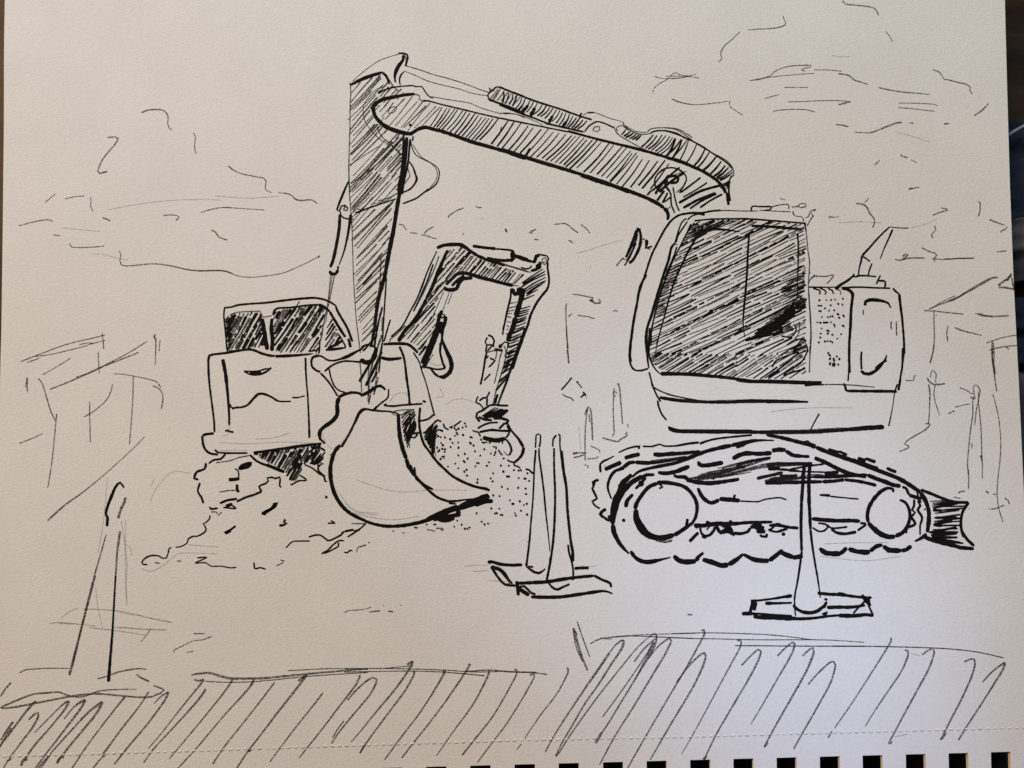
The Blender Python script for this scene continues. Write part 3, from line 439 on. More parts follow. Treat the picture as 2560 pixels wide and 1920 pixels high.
draw('cab_window', big, 'i96:1079 956 -48 -69 -35 -69 -42 -82 -28 -69 -34 -83 -28 -89 -28 -109 -15 -76 -10 -61;i141,119,75:1130 932 -45 -72 -48 -83 -42 -89 -28 -62 -21 -55 -24 -83 -25 -89 -28 -102 -21 -68;i162,182,75:1078 853 28 34 48 24 55 5 68 -5 69 -10;i141,182,141:1415 936 68 -2 82 -5 75 -7 75 -7;i119,141,55:1404 894 -10 -103 -6 -117 -12 -138 -12 -116 -4 -69 9 -75;i119,96,55:1688 894 4 -89 -3 -97 -4 -103 -3 -89;i52,59,76:1069 941 23 10 22 11;i52,52,68:1045 909 71 27 69 31;i52,55,71:1031 878 86 41 86 43;d52,52,65:1212 965 7 3 7 3;i75,92,128:1023 863 113 52 113 52;i66,81,110:1015 847 105 51 107 45;i52,55,71:1239 952 23 10 24 9;i74,92,127:995 811 80 42 79 44;d69,85,117:1160 899 85 37 86 33;i67,82,112:985 777 75 42 76 39;i52,52,67:1149 856 117 56 116 59;i55,67,88:961 754 108 47 108 48;d52,59,76:1183 861 123 54 124 49;i52,52,64:958 723 113 54 109 62;d65,79,107:1192 835 129 63 128 64;i69,83,115:936 689 79 36 78 39;i69,83,115:1102 769 120 54 119 54;i59,71,95:1350 886 88 36 87 40;i66,81,110:924 666 86 43 87 40;i52,59,77:1102 749 79 36 78 39;i71,87,120:1260 828 114 45 111 52;d52,52,62:1497 935 30 14 29 13;d52,53,68:917 647 96 44 99 40;i56,68,89:1112 733 51 26 51 24;i66,80,109:1231 783 88 48 89 48;i52,56,72:1413 874 59 31 61 27;d66,80,110:1535 934 28 11 28 12;d52,59,77:902 610 68 28 67 30;d52,52,67:1037 675 116 45 113 53;d52,56,72:1275 782 81 39 81 37;i52,56,72:1444 862 87 39 87 40;i52,62,80:1625 946 10 4 10 4;d52,52,59:889 576 54 26 53 27;i52,52,65:1005 636 85 35 86 36;i70,86,119:1185 708 88 51 89 47;i63,76,103:1374 806 111 53 113 47;i64,78,106:1598 911 44 18 44 18;i52,64,82:882 559 49 21 48 21;i52,55,71:987 600 90 46 88 50;d58,70,93:1170 699 95 35 93 39;d67,81,111:1366 775 122 61 120 69;d52,62,80:1627 904 43 20 41 23;d73,90,125:872 532 67 30 68 26;d69,84,116:1018 591 119 58 117 64;i52,52,64:1273 706 126 70 127 68;d67,81,111:1533 838 97 47 98 43;i54,66,86:862 512 128 53 131 48;i68,82,113:1118 623 95 42 94 44;i73,90,125:1321 715 63 32 64 31;i52,53,69:1463 780 79 38 78 42;i52,52,66:1632 860 47 23 46 24;i52,54,69:859 478 58 30 57 31;d52,52,60:991 545 130 55 126 62;i52,52,66:1256 664 102 51 102 51;i52,52,67:1471 763 81 42 80 43;i52,52,63:1640 848 44 18 43 20;i62,75,102:853 456 98 37 96 39;i52,52,66:1046 547 118 49 120 46;i71,87,120:1293 654 87 37 84 43;i59,71,95:1468 732 103 47 100 56;d52,52,67:1689 838 24 12 24 13;i53,64,83:849 420 95 50 93 54;i65,79,108:1054 516 118 66 119 62;i72,88,121:1310 635 114 65 116 60;i52,57,74:1554 754 64 31 62 35;d52,52,65:1690 820 21 11 22 11;d60,72,96:845 411 112 41 108 50;d65,79,107:1074 515 104 47 106 46;d68,82,113:1288 614 54 23 53 24;d52,52,64:1409 668 76 36 76 35;d64,78,105:1572 750 82 36 85 31;i62,75,101:843 389 124 52 119 61;d52,52,63:1098 516 107 42 106 41;d52,52,67:1327 606 121 64 120 66;i56,68,89:1576 736 82 32 81 34;i71,87,120:836 354 110 58 113 51;i52,52,66:1070 474 120 49 120 46;i55,67,88:1319 582 54 25 54 25;d71,87,120:1431 641 119 51 121 47;i62,76,102:1679 749 27 13 27 14;d62,75,101:827 325 72 32 70 36;d71,87,120:980 396 54 28 56 25;d68,83,114:1105 445 121 61 117 70;i52,60,77:1350 565 65 36 65 33;d52,56,73:1495 639 77 35 77 33;d53,64,83:1662 717 35 14 35 14;i52,62,80:825 313 65 25 63 29;d52,57,74:959 367 89 47 89 47;d52,55,72:1144 458 69 34 70 33;d52,62,80:1283 534 126 49 128 49;d52,52,65:1538 637 70 39 71 38;d52,52,63:1683 709 24 13 24 11;d52,52,60:819 276 100 44 97 51;d54,66,86:1021 370 64 32 64 32;i52,52,66:1159 431 92 46 91 50;i71,87,121:1353 531 95 39 94 41;i61,74,98:1556 622 87 38 84 41;i52,52,66:817 261 100 47 101 44;d63,76,103:1032 364 62 24 60 26;i71,87,119:1160 425 91 34 87 39;i73,90,124:1341 509 122 50 120 53;d74,92,127:1594 621 57 27 56 28;d52,63,81:1712 677 12 6 13 6;i52,62,81:815 247 71 30 71 30;d71,87,120:966 310 59 30 58 33;i52,52,59:1089 366 59 35 61 31;i52,60,78:1221 436 103 47 106 44;d58,70,92:1431 532 58 26 59 26;i52,52,64:1560 597 78 28 76 32;d59,71,94:1714 663 11 5 11 5;d52,54,69:808 224 61 28 59 29;i52,52,67:929 282 56 24 54 25;d73,90,124:1052 334 127 63 126 64;i70,85,117:1320 469 92 39 93 36;i61,74,99:1518 559 94 43 96 39;i71,87,120:1713 646 8 4 9 4;i67,81,111:799 198 69 29 66 35;i71,88,121:949 267 49 24 49 24;d52,52,64:1048 321 87 35 88 34;i60,73,98:1227 393 91 46 90 48;d74,92,126:1424 490 55 25 56 26;d52,58,75:1544 539 91 46 90 52;d66,80,109:805 167 111 64 113 59;i52,52,67:1039 290 113 44 109 51;i72,88,121:1262 393 100 45 102 41;i67,81,111:1478 491 49 23 50 21;i52,62,80:1583 536 72 35 70 37;i73,90,124:847 181 77 31 77 30;i52,52,60:1004 246 74 38 75 37;d52,59,77:1163 321 126 62 128 59;i57,69,91:1424 446 94 42 93 42;d74,92,127:1621 540 57 24 58 22;d52,52,62:906 176 123 60 127 52;d58,70,93:1167 299 79 31 76 35;d52,54,69:1325 370 99 49 102 43;i52,52,66:1536 468 68 34 70 29;d53,64,84:1684 538 21 9 21 8;d52,52,63:934 181 86 31 83 38;d53,65,84:1112 264 75 29 74 30;i56,68,89:1266 324 104 57 105 53;d68,82,113:1490 434 48 24 49 22;i57,69,91:1592 477 67 38 67 35;i52,58,75:968 176 89 44 92 39;d54,65,85:1152 257 100 52 101 50;i72,89,122:1372 358 79 45 81 40;d65,79,108:1539 443 90 36 86 43;i52,53,69:1010 175 96 40 95 42;i68,83,114:1205 265 89 42 92 38;i74,92,127:1389 345 124 57 121 64;i52,52,68:1652 469 37 20 38 19;i55,67,87:1040 180 93 35 91 38;i59,71,94:1234 267 55 21 53 24;d73,90,125:1349 317 117 57 120 55;i62,75,101:1599 435 68 31 68 31;d62,75,101:1071 179 108 48 109 47;i69,85,117:1303 283 52 26 53 24;d52,53,69:1413 329 93 51 94 48;d69,84,116:1607 426 61 28 62 28;d52,57,74:1135 179 89 37 88 38;i52,61,78:1326 261 67 34 66 34;i52,58,75:1467 329 54 26 55 26;i69,84,115:1591 386 72 35 72 35;i53,64,84:1193 168 104 53 104 56;i57,70,92:1411 277 47 22 48 20;i57,69,91:1511 316 108 60 111 54;i52,53,69:1247 178 83 36 85 32;d52,55,71:1430 253 71 36 70 40;d52,61,79:1579 324 73 40 75 35;d74,92,128:1311 178 47 20 48 19;i52,52,65:1406 228 126 50 126 50;i52,52,62:1669 341 29 13 29 15;d55,66,87:1339 174 89 46 90 42;d52,52,63:1534 267 97 45 96 45;i61,74,99:1385 181 109 40 107 45;d66,80,109:1611 275 60 33 61 30;i72,89,123:1454 168 97 55 99 50;d52,56,72:1664 274 32 14 33 13;d52,59,77:1506 175 107 51 107 52;d54,65,85:1552 181 70 24 68 30;d57,69,91:1703 246 15 7 15 6;i52,63,81:1581 174 55 31 58 28;d69,84,116:1711 237 8 4 9 4;d70,86,119:1611 175 63 29 62 30;d75,93,128:1635 175 52 22 52 23;i55,67,87:1680 176 30 13 31 12;i64,78,105:1041 890 25 13 24 13;i52,63,82:1096 916 31 19 31 18;i86,109,152:1161 953 19 8 19 9;i78,98,135:1001 823 18 12 20 11;d56,68,90:1054 851 24 12 24 15;d67,81,111:1112 883 31 13 30 15;i76,94,131:1187 917 35 20 34 21;i69,84,116:1269 961 10 5 9 6;i62,75,101:960 734 21 11 20 12;i52,60,77:1010 759 30 16 29 17;i92,117,163:1072 793 18 9 18 8;i52,63,82:1112 813 35 17 35 18;i55,67,87:1194 854 18 10 18 10;i62,75,101:1245 879 33 18 33 19;i79,100,138:1316 919 32 15 33 14;i79,99,137:1385 952 22 12 23 11;i72,89,123:914 648 38 15 37 17;d79,99,138:992 684 20 11 20 11;d65,79,108:1036 707 33 18 34 16;i78,98,135:1119 750 27 14 27 13;i85,108,151:1177 782 37 16 37 17;i85,108,150:1252 818 22 10 21 11;i74,92,127:1301 845 29 13 30 13;i69,84,115:1375 881 27 13 27 14;d57,69,92:1443 913 26 15 25 16;i94,120,167:1502 947 19 8 20 9;i82,103,144:862 479 19 10 20 9;i76,94,130:907 502 26 12 25 12;d63,77,104:971 532 34 18 33 20;i90,115,160:1054 574 32 18 31 18;d80,101,141:1123 614 35 16 35 14;i89,114,159:1195 647 22 13 22 12;i57,69,91:1247 673 23 13 23 14;i91,116,162:1309 706 15 8 15 8;i67,81,111:1343 722 26 15 26 15;i75,94,129:1402 753 17 9 16 10;i93,118,165:1450 778 31 17 32 16;i86,109,152:1518 812 24 13 24 13;i94,120,168:1569 836 34 20 34 20;i52,61,79:1647 877 15 10 16 9;d54,66,86:1691 900 20 11 19 12;i66,81,110:827 325 26 16 27 14;i62,75,101:891 357 26 14 24 15;i100,128,179:950 392 35 14 36 16;i63,77,104:1022 429 36 14 34 16;i83,105,147:1100 467 17 7 16 8;i56,68,89:1149 489 20 12 20 11;d101,129,180:1196 516 26 12 26 12;d96,122,170:1252 542 16 9 16 9;i91,116,161:1292 564 29 13 28 15;i52,62,80:1351 591 30 18 30 17;d52,64,82:1422 627 27 16 27 17;i79,99,137:1485 663 26 12 26 12;d52,60,78:1544 692 35 18 36 17;i97,124,173:1629 736 18 8 18 8;i67,81,112:1672 758 18 8 17 8;i88,112,156:1709 775 8 5 9 5;d81,102,142:815 240 24 13 23 15;d70,86,118:878 273 19 11 20 11;i78,97,135:930 299 31 18 31 17;d78,97,135:999 337 28 12 27 13;i90,115,160:1067 369 21 12 21 12;i88,112,156:1115 392 35 20 34 20;i97,123,173:1191 435 32 16 34 14;i83,106,147:1270 471 32 17 30 20;i52,63,81:1347 511 30 17 29 17;i56,68,89:1411 545 16 8 15 9;d85,108,150:1451 565 15 8 15 9;d70,85,117:1495 589 37 17 36 19;d74,91,126:1576 629 32 17 32 17;i71,88,121:1643 664 34 15 33 18;i92,117,163:936 176 32 15 33 13;d73,90,124:1005 210 17 7 17 7;d87,111,154:1044 228 22 11 22 12;i52,63,81:1104 258 28 15 29 16;d81,103,142:1167 291 25 13 25 13;i81,103,143:1227 323 20 8 20 9;i61,74,99:1277 345 33 19 34 19;i65,79,108:1354 387 25 13 26 10;i56,68,89:1417 420 32 13 31 16;i52,64,82:1493 457 35 16 33 18;d61,74,100:1573 497 35 19 36 18;i72,88,122:1659 540 20 11 20 12;d77,96,133:1714 569 6 3 5 3;i88,112,156:1070 174 22 12 22 12;i97,124,173:1122 201 15 8 16 8;i86,109,152:1163 220 25 16 26 14;d55,67,88:1223 255 36 15 35 16;i85,108,150:1305 292 26 16 25 15;d52,62,80:1369 326 19 10 18 10;i57,70,92:1417 351 35 17 35 18;d60,73,97:1489 389 16 7 15 7;i69,84,115:1524 405 30 16 31 16;d63,76,103:1589 438 28 15 28 15;i66,80,110:1661 474 29 17 30 16;i97,124,174:1320 171 22 14 23 12;d86,110,153:1374 202 22 8 21 10;i90,115,160:1428 227 26 13 27 14;d52,60,77:1487 256 20 11 18 12;i84,107,148:1532 283 33 15 33 13;d66,80,109:1603 315 21 12 21 12;d65,79,107:1653 344 23 9 22 10;i66,81,110:1709 371 10 4 11 5;d93,118,165:1584 173 22 11 20 13;i95,121,169:1636 202 34 15 34 17;i78,97,135:1678 174 25 12 25 11;i70,86,119:1059 934 21 8 21 7;d74,92,127:1061 923 25 10 24 9;d52,62,81:1115 943 30 11 30 11;i68,83,114:1055 910 38 13 39 11;i52,59,76:1143 940 30 11 30 12;i52,52,61:1209 965 7 2 6 2;d53,65,84:1046 896 40 11 39 13;d52,53,69:1132 926 31 9 30 10;i52,52,63:1202 949 28 10 26 13;d52,63,81:1037 882 39 14 38 14;i62,75,101:1130 915 27 10 27 12;d57,69,91:1200 942 30 10 31 11;i52,53,68:1038 872 48 17 47 18;i65,79,107:1134 908 15 4 15 5;i52,52,59:1198 931 37 12 37 13;d52,62,80:1274 958 16 6 17 6;d61,74,99:1032 859 45 14 45 14;d52,57,74:1245 933 36 16 36 15;i60,73,98:1335 967 5 3 5 2;i52,54,70:1054 852 21 9 20 9;d52,58,75:1283 935 47 18 47 20;d60,73,98:1067 850 14 4 13 5;d63,77,104:1312 940 20 7 21 6;d76,95,131:1608 471 42 22 42 20;d55,67,87:1571 433 58 33 56 34;i94,120,168:1694 505 6 3 7 3;d64,78,106:1546 407 39 24 40 22;d72,88,121:1639 459 37 22 36 24;d63,76,102:1517 378 33 17 32 20;i85,108,149:1595 422 30 18 31 19;i72,88,122:1661 464 38 20 39 18;i59,72,96:1489 354 41 21 40 21;i52,61,79:1570 402 50 25 50 25;d87,111,155:1670 457 31 16 31 17;i83,105,146:1443 315 47 27 49 24;d58,70,93:1542 371 45 23 43 26;d52,60,77:1641 429 33 18 33 17;i95,121,170:1425 294 49 29 49 29;i52,61,79:1529 356 28 15 28 14;i89,114,158:1594 391 37 23 38 23;i101,129,180:1677 440 27 15 27 16;i55,67,88:1383 258 50 30 51 28;d79,99,138:1485 319 53 26 51 28;i95,121,168:1587 379 57 28 56 29;i90,114,159:1704 442 8 5 8 5;i93,119,166:1411 263 35 20 35 22;i92,118,164:1492 308 37 25 38 23;i85,109,151:1569 358 49 24 49 26;d60,73,97:1676 418 16 7 16 8;i59,71,94:1444 271 31 18 30 20;i60,73,97:1516 316 36 17 35 20;i72,88,122:1600 360 32 21 32 20;i67,82,112:1489 291 29 15 30 14;i53,64,83:1561 332 38 19 37 20;i58,70,93:1538 309 55 25 53 28;d86,109,151:1552 308 43 23 44 23;d60,72,97:1579 310 32 17 32 17;d54,66,86:1599 313 26 14 27 13;d98,125,175:1614 308 20 12 20 13;i85,109,151:1637 314 10 5 10 5;i89,113,158:1711 653 8 3 8 3;d52,58,75:1666 624 35 15 34 16;d79,100,139:1632 604 48 17 46 21;d85,108,150:1619 591 44 16 43 18;d52,57,73:1709 627 9 4 10 3;i52,61,79:1589 567 37 17 36 17;d55,67,87:1673 605 26 9 26 9;i78,98,136:1576 553 57 20 56 20;d78,98,135:1690 596 19 7 18 9;i56,68,89:1583 544 53 22 53 22;i61,74,100:1703 594 13 5 12 4;i82,104,144:1592 539 29 12 29 13;d52,62,80:1663 569 32 11 31 14;d75,93,129:1601 529 34 17 35 15;i69,84,115:1677 562 25 10 24 10;i75,94,129:1608 519 56 26 57 24;d69,84,115:1617 510 45 17 44 22;d82,103,144:1628 509 27 9 26 10;i84,107,148:1695 535 5 2 5 1;d90,114,160:1673 512 14 6 14 5;i70,86,119:933 673 28 15 30 13;d52,55,71:918 653 36 16 36 17;i52,55,71:909 632 23 11 24 10;d59,71,95:964 660 7 3 7 3;i52,58,76:905 615 40 24 40 24;i60,73,98:899 595 39 24 40 24;i57,70,92:882 582 42 19 41 19;i52,63,81:876 561 26 15 26 15;i73,90,124:934 594 21 10 21 10;i52,63,82:870 539 29 17 28 16;i52,52,59:940 578 15 8 15 7;i52,52,63:872 522 24 14 24 15;d52,60,78:933 556 10 6 10 4;i52,52,66:866 508 39 19 38 19;i52,52,59:862 492 33 14 31 15;d52,53,68:858 475 27 14 27 15;i52,52,60:913 505 10 4 9 6;d71,87,120:857 459 22 12 22 11;i52,56,72:903 484 10 5 9 5;i68,82,113:855 447 19 9 18 10;d65,79,108:907 475 9 4 9 4;i52,58,75:848 434 28 12 26 14;d59,72,96:845 420 34 17 34 17;d65,79,108:851 408 32 18 31 20;d57,69,91:848 394 28 17 27 18;i162:1372 256 96 24 102 24 21 27;i96:1584 283 54 -7 35 41 -13 34;d75:1694 351 -8 -54 -28 -41;i96:1617 229 41 27 48 10 14 -10 -49 -41 -20 -27 54 27 28 7 6 -34;d75:875 330 -21 -96 -14 -68;i96:1029 60 83 52 75 40;i96:1657 200 42 55 20 13 7 -20;i96:1657 200 75 21 7 -21 -42 -75 -82 -54 -21 -21 61 21 69 20;i96:1527 98 27 41 130 47 -96 -81 -83 -68;d70,86,119:816 159 21 11 20 12;i84,107,149:814 145 32 21 32 19;i52,64,82:819 135 33 24 34 23;d80,101,140:820 127 49 27 48 27;d72,89,123:832 114 46 34 47 31;i73,90,124:840 111 42 22 41 24;i80,100,139:926 160 19 11 18 12;d85,108,151:858 95 46 29 44 32;i73,90,124:955 158 20 11 20 11;i52,61,79:865 90 51 32 50 34;d69,84,116:970 156 20 12 19 11;i52,57,74:876 84 62 35 59 38;i80,100,139:1007 163 12 7 12 7;d60,73,97:899 81 72 38 71 40;d60,73,98:1052 170 11 5 11 6;i76,95,131:909 71 66 40 65 41;i87,111,154:1049 155 22 14 21 13;d68,82,113:945 72 63 36 61 41;i66,80,109:1080 154 20 13 21 12;i74,91,126:971 71 48 30 49 28;d52,59,77:1070 132 40 23 40 21;i52,56,73:1001 71 46 26 45 27;i82,104,144:1095 127 41 24 41 23;i63,77,104:1035 69 47 25 48 25;d89,114,159:1128 125 43 22 42 22;i78,99,137:1066 67 47 24 45 26;i57,70,92:1161 123 47 25 47 28;d58,71,94:1082 57 59 41 60 40;d66,80,109:1206 134 35 23 35 23;i54,65,85:1097 56 42 29 44 27;d69,83,115:1186 112 40 22 38 24;d52,58,75:1268 161 12 7 13 7;d54,66,86:1140 56 52 36 54 34;d78,97,134:1251 129 35 16 34 19;d78,98,136:1154 58 45 26 45 24;d54,66,86:1256 120 33 18 34 17;i91,116,162:1188 53 59 36 60 33;d73,91,125:1313 127 5 3 5 3;i67,82,112:1215 51 53 31 55 30;d55,66,87:1257 50 28 17 28 17;d73,89,123:1272 43 23 15 23 16;i71,86,119:1295 41 14 9 13 10;i64,78,106:1307 164 9 6 9 6;d65,79,107:1313 143 25 17 24 18;i63,76,102:1313 119 36 22 36 24;i63,76,103:1387 166 6 4 6 5;i75,94,129:1318 103 36 23 36 24;d55,66,87:1402 159 12 6 12 7;d52,57,74:1314 68 58 43 59 40;i76,95,132:1442 156 18 11 19 10;d77,96,132:1314 54 64 38 63 42;d90,114,159:1441 137 29 15 27 17;d52,61,79:1317 32 65 43 63 48;d57,70,92:1447 122 44 26 43 26;d52,56,72:1347 42 55 30 53 33;d58,71,94:1456 111 46 28 47 27;d74,92,127:1552 171 7 4 6 4;i62,75,100:1374 41 48 25 48 28;i63,77,103:1480 103 28 20 29 20;d84,106,148:1546 148 24 14 23 15;i68,83,114:1414 32 46 31 45 34;i52,58,75:1509 101 63 35 63 36;i75,93,129:1455 30 53 34 51 37;d71,87,119:1568 105 54 33 53 36;i66,80,109:1481 33 33 20 32 21;d81,103,142:1561 81 44 32 44 32;i52,60,78:1664 152 20 12 19 11;i90,115,160:1502 30 35 24 37 23;d91,116,162:1577 76 67 46 67 46;i65,79,107:1539 30 59 36 58 39;i52,56,73:1658 105 33 22 33 23;d88,112,155:1577 30 41 27 42 26;d54,65,85:1667 89 30 20 31 18;i66,81,110:1628 33 47 32 46 33;i59,72,96:1700 58 14 9 14 10;i162:1434 283 124 82 110 117;i196:1468 310 104 76 89 75;i182:1537 324 89 82 76 76;i162:1585 351 76 83;i182:1386 259 103 38 102 41')
draw('roof_rail', big, 'i96:1416 1025 7 28 48 -2 68 -1 -14 -18 -31 -3;d75:1539 1050 28 7 14 4 54 3 3 -28;d75:1656 1048 34 5 17 15 31 0 3 -15 -30 -8 -21 8;d75:1737 984 17 7 11 28 14 10 19 7 -9 -14;d75:1785 998 -21 -28 -14 -27 -7 -6;d75:1782 991 -10 21;d75:1662 1019 7 -21;d52:1588 1100 31 -9')
draw('mirror', big, 'i141,182,162:739 924 15 -13 7 -36 -4 -49 -17 -48 -28 -48 -21 -17;i196,234,141:742 915 -21 -54 -21 -55 -28 -59;i119:754 916 7 -3 -24 10;i96:742 888 -12 -48 -21 -55 -31 -55;i96:733 833 -34 -75 -35 -59;d75:664 744 -12 -2 -36 -45;d75:654 738 38 -9;d75:762 860 26 -5;i210,182,96:795 854 0 -31 -4 -19 38 11;d75:791 806 27 -11')
draw('engine_housing', big, 'i96,75:1750 572 85 -1 96 1;i96,119,96:1941 568 99 4 95 -4 96 -3;i182,141,96:1907 558 31 28 41 24 28 24 14 17;i96:2007 634 20 0 41 7 82 -7;i119:2034 641 41 -2;i96:2174 642 -17 -32 -8 -21;i119:2157 610 44 -5 -4 -40;d75:1747 599 21 28 20 20;d75:1764 623 24 14 62 -2 48 9 -21 -31 -21 -20;d55:1755 661 -4 -27;d85:1749 544 3 -68 5 -103 2 -102 -8 -103 -5 -102;i96:1774 565 34 -10 10 -11 -7 -17;i96:1815 565 27 -10 10 -11 -7 -17;i96:1862 564 27 -13 7 -20;d75:1903 565 31 -14 6 -13 -7 -11;i196,182,141:1944 568 41 -13 23 -24 -4 -41 -7 -55 -5 -96 -9 -102 -2 -103 3 -68;i119:2245 566 20 -22 18 -13;i182,141,141:2283 531 4 -55 9 -82 5 -69 4 -75 0 -75;i119:2296 209 -2 -75 -4 -54;i196,234,119:2079 462 4 24 24 10 41 -1 41 -7 33 -12;i96:2202 486 20 -17 10 -21;d75:2070 438 -2 -31;d85:2233 370 -3 -24 3 -24;d85:2263 370 -1 -45 1 -41;i96:2054 192 -3 -58 0 -47;i55,162,196:2203 168 -14 -34 -28 -20 -27 -27;i96:2199 141 -2 -12;i162,141,96:1984 242 -2 -75 -2 -68 -8 -82;i119:2055 191 -4 -44 2 -62;i162,223,75:2049 79 17 -17 27 -4 38 17 41 38 32 58;i119:2300 215 -9 -116 -11 -61 -15 -75;d75:2307 222 -5 -68 -15 -69;i162,182,182:1959 -40 88 -2 102 0 109 -2;i141:1946 4 10 -21 3 -23;i96:2262 0 -14 -37;i141:2280 31 -12 -68;i64,55,96:2244 -51 -15 -95 -23 -101;d55:1878 -2 68 -1 82 -7 101 -8')
draw('grille', big, 'i127,140,112:1805 494 7 0 7 1;i99,111,88:1848 494 5 1 5 1;i112,125,99:1875 498 5 -2 6 -1;i108,121,95:1899 498 5 0 5 0;i133,147,118:1945 500 5 3 5 3;i128,142,113:1917 469 5 3 6 4;i138,152,123:1942 468 5 0 5 -1;i103,115,91:1800 460 6 2 7 2;i104,117,92:1814 462 7 -1 7 -1;i128,141,113:1872 464 6 0 6 1;i97,108,85:1838 443 5 3 6 4;i137,151,122:1863 434 4 -1 5 0;i127,141,112:1892 433 6 2 5 2;i105,117,93:1804 430 5 1 5 1;i130,143,114:1813 426 5 3 5 4;i109,122,96:1911 415 7 -2 7 -2;i128,142,113:1916 410 5 -1 6 -2;i119,133,105:1820 394 4 0 5 -1;i109,122,96:1854 395 6 -1 5 -1;i126,140,111:1869 396 6 1 5 1;i141,155,126:1883 396 5 3 5 2;i116,130,102:1920 388 6 2 7 3;i141,156,127:1945 404 6 0 6 -1;i109,122,96:1950 398 5 -1 5 -1;i122,136,108:1792 362 4 1 5 0;i136,149,120:1808 362 7 -1 7 -2;i139,153,124:1829 360 6 2 7 1;i132,145,116:1842 358 5 4 5 3;i119,133,105:1849 361 7 2 7 2;i120,134,106:1873 364 5 0 5 1;i112,126,99:1890 347 6 2 6 3;i122,136,108:1895 339 5 0 4 0;i119,133,105:1941 343 6 1 7 2;i96,107,85:1945 339 6 1 7 1;i109,122,96:1819 325 4 2 4 1;i101,113,90:1849 313 6 2 6 2;i132,145,117:1856 312 6 0 7 -1;i117,131,103:1851 298 7 -1 7 -2;i97,109,86:1811 294 6 3 6 2;i113,126,100:1878 289 7 1 7 0;i114,128,101:1931 293 5 0 6 -1;i139,153,124:1808 272 6 2 5 2;i99,110,87:1908 268 5 -1 6 0;i129,142,114:1799 246 6 -1 6 -2;i133,147,118:1834 249 6 1 7 2;i134,147,118:1851 250 5 2 5 1;i103,115,91:1866 254 6 -2 7 -2;i118,132,104:1879 243 6 2 5 3;i171,187,154:1854 178 6 3 5 2;i150,165,135:1862 165 6 3 6 4;i133,147,118:1866 153 5 -2 4 -1;i155,170,139:1862 144 6 3 6 2;i131,144,116:1903 162 6 0 6 -1;i145,159,130:1884 145 6 3 6 3;i166,182,149:1887 135 6 3 6 2;i157,172,141:1917 146 7 1 6 0;i149,164,134:1866 122 4 2 5 2;i152,168,137:1861 118 7 -1 6 -1;i157,173,142:1882 120 6 1 6 1;i158,173,142:1891 115 5 2 5 3;i163,180,147:1878 109 6 1 6 2;i149,163,134:1911 114 5 0 6 -1;i138,152,123:1890 110 5 -2 4 -1')
draw('exhaust_pipe', big, 'd75:2347 923 -55 1 -60 6;i96,119,141:2232 930 -64 -62 -56 -62 -45 -48;i119,96,55:2251 916 -21 -48 -29 -62 -28 -69;i141,96,96:2067 758 -8 -42 -10 -34 -4 -35;i96:2067 758 30 -21 17 -13;i96:2126 713 -16 -38 -10 -41')
draw('counterweight', big, 'i141,234,254:1874 -278 68 9 68 7 81 7 88 4;d96:1874 -271 81 7 82 3')
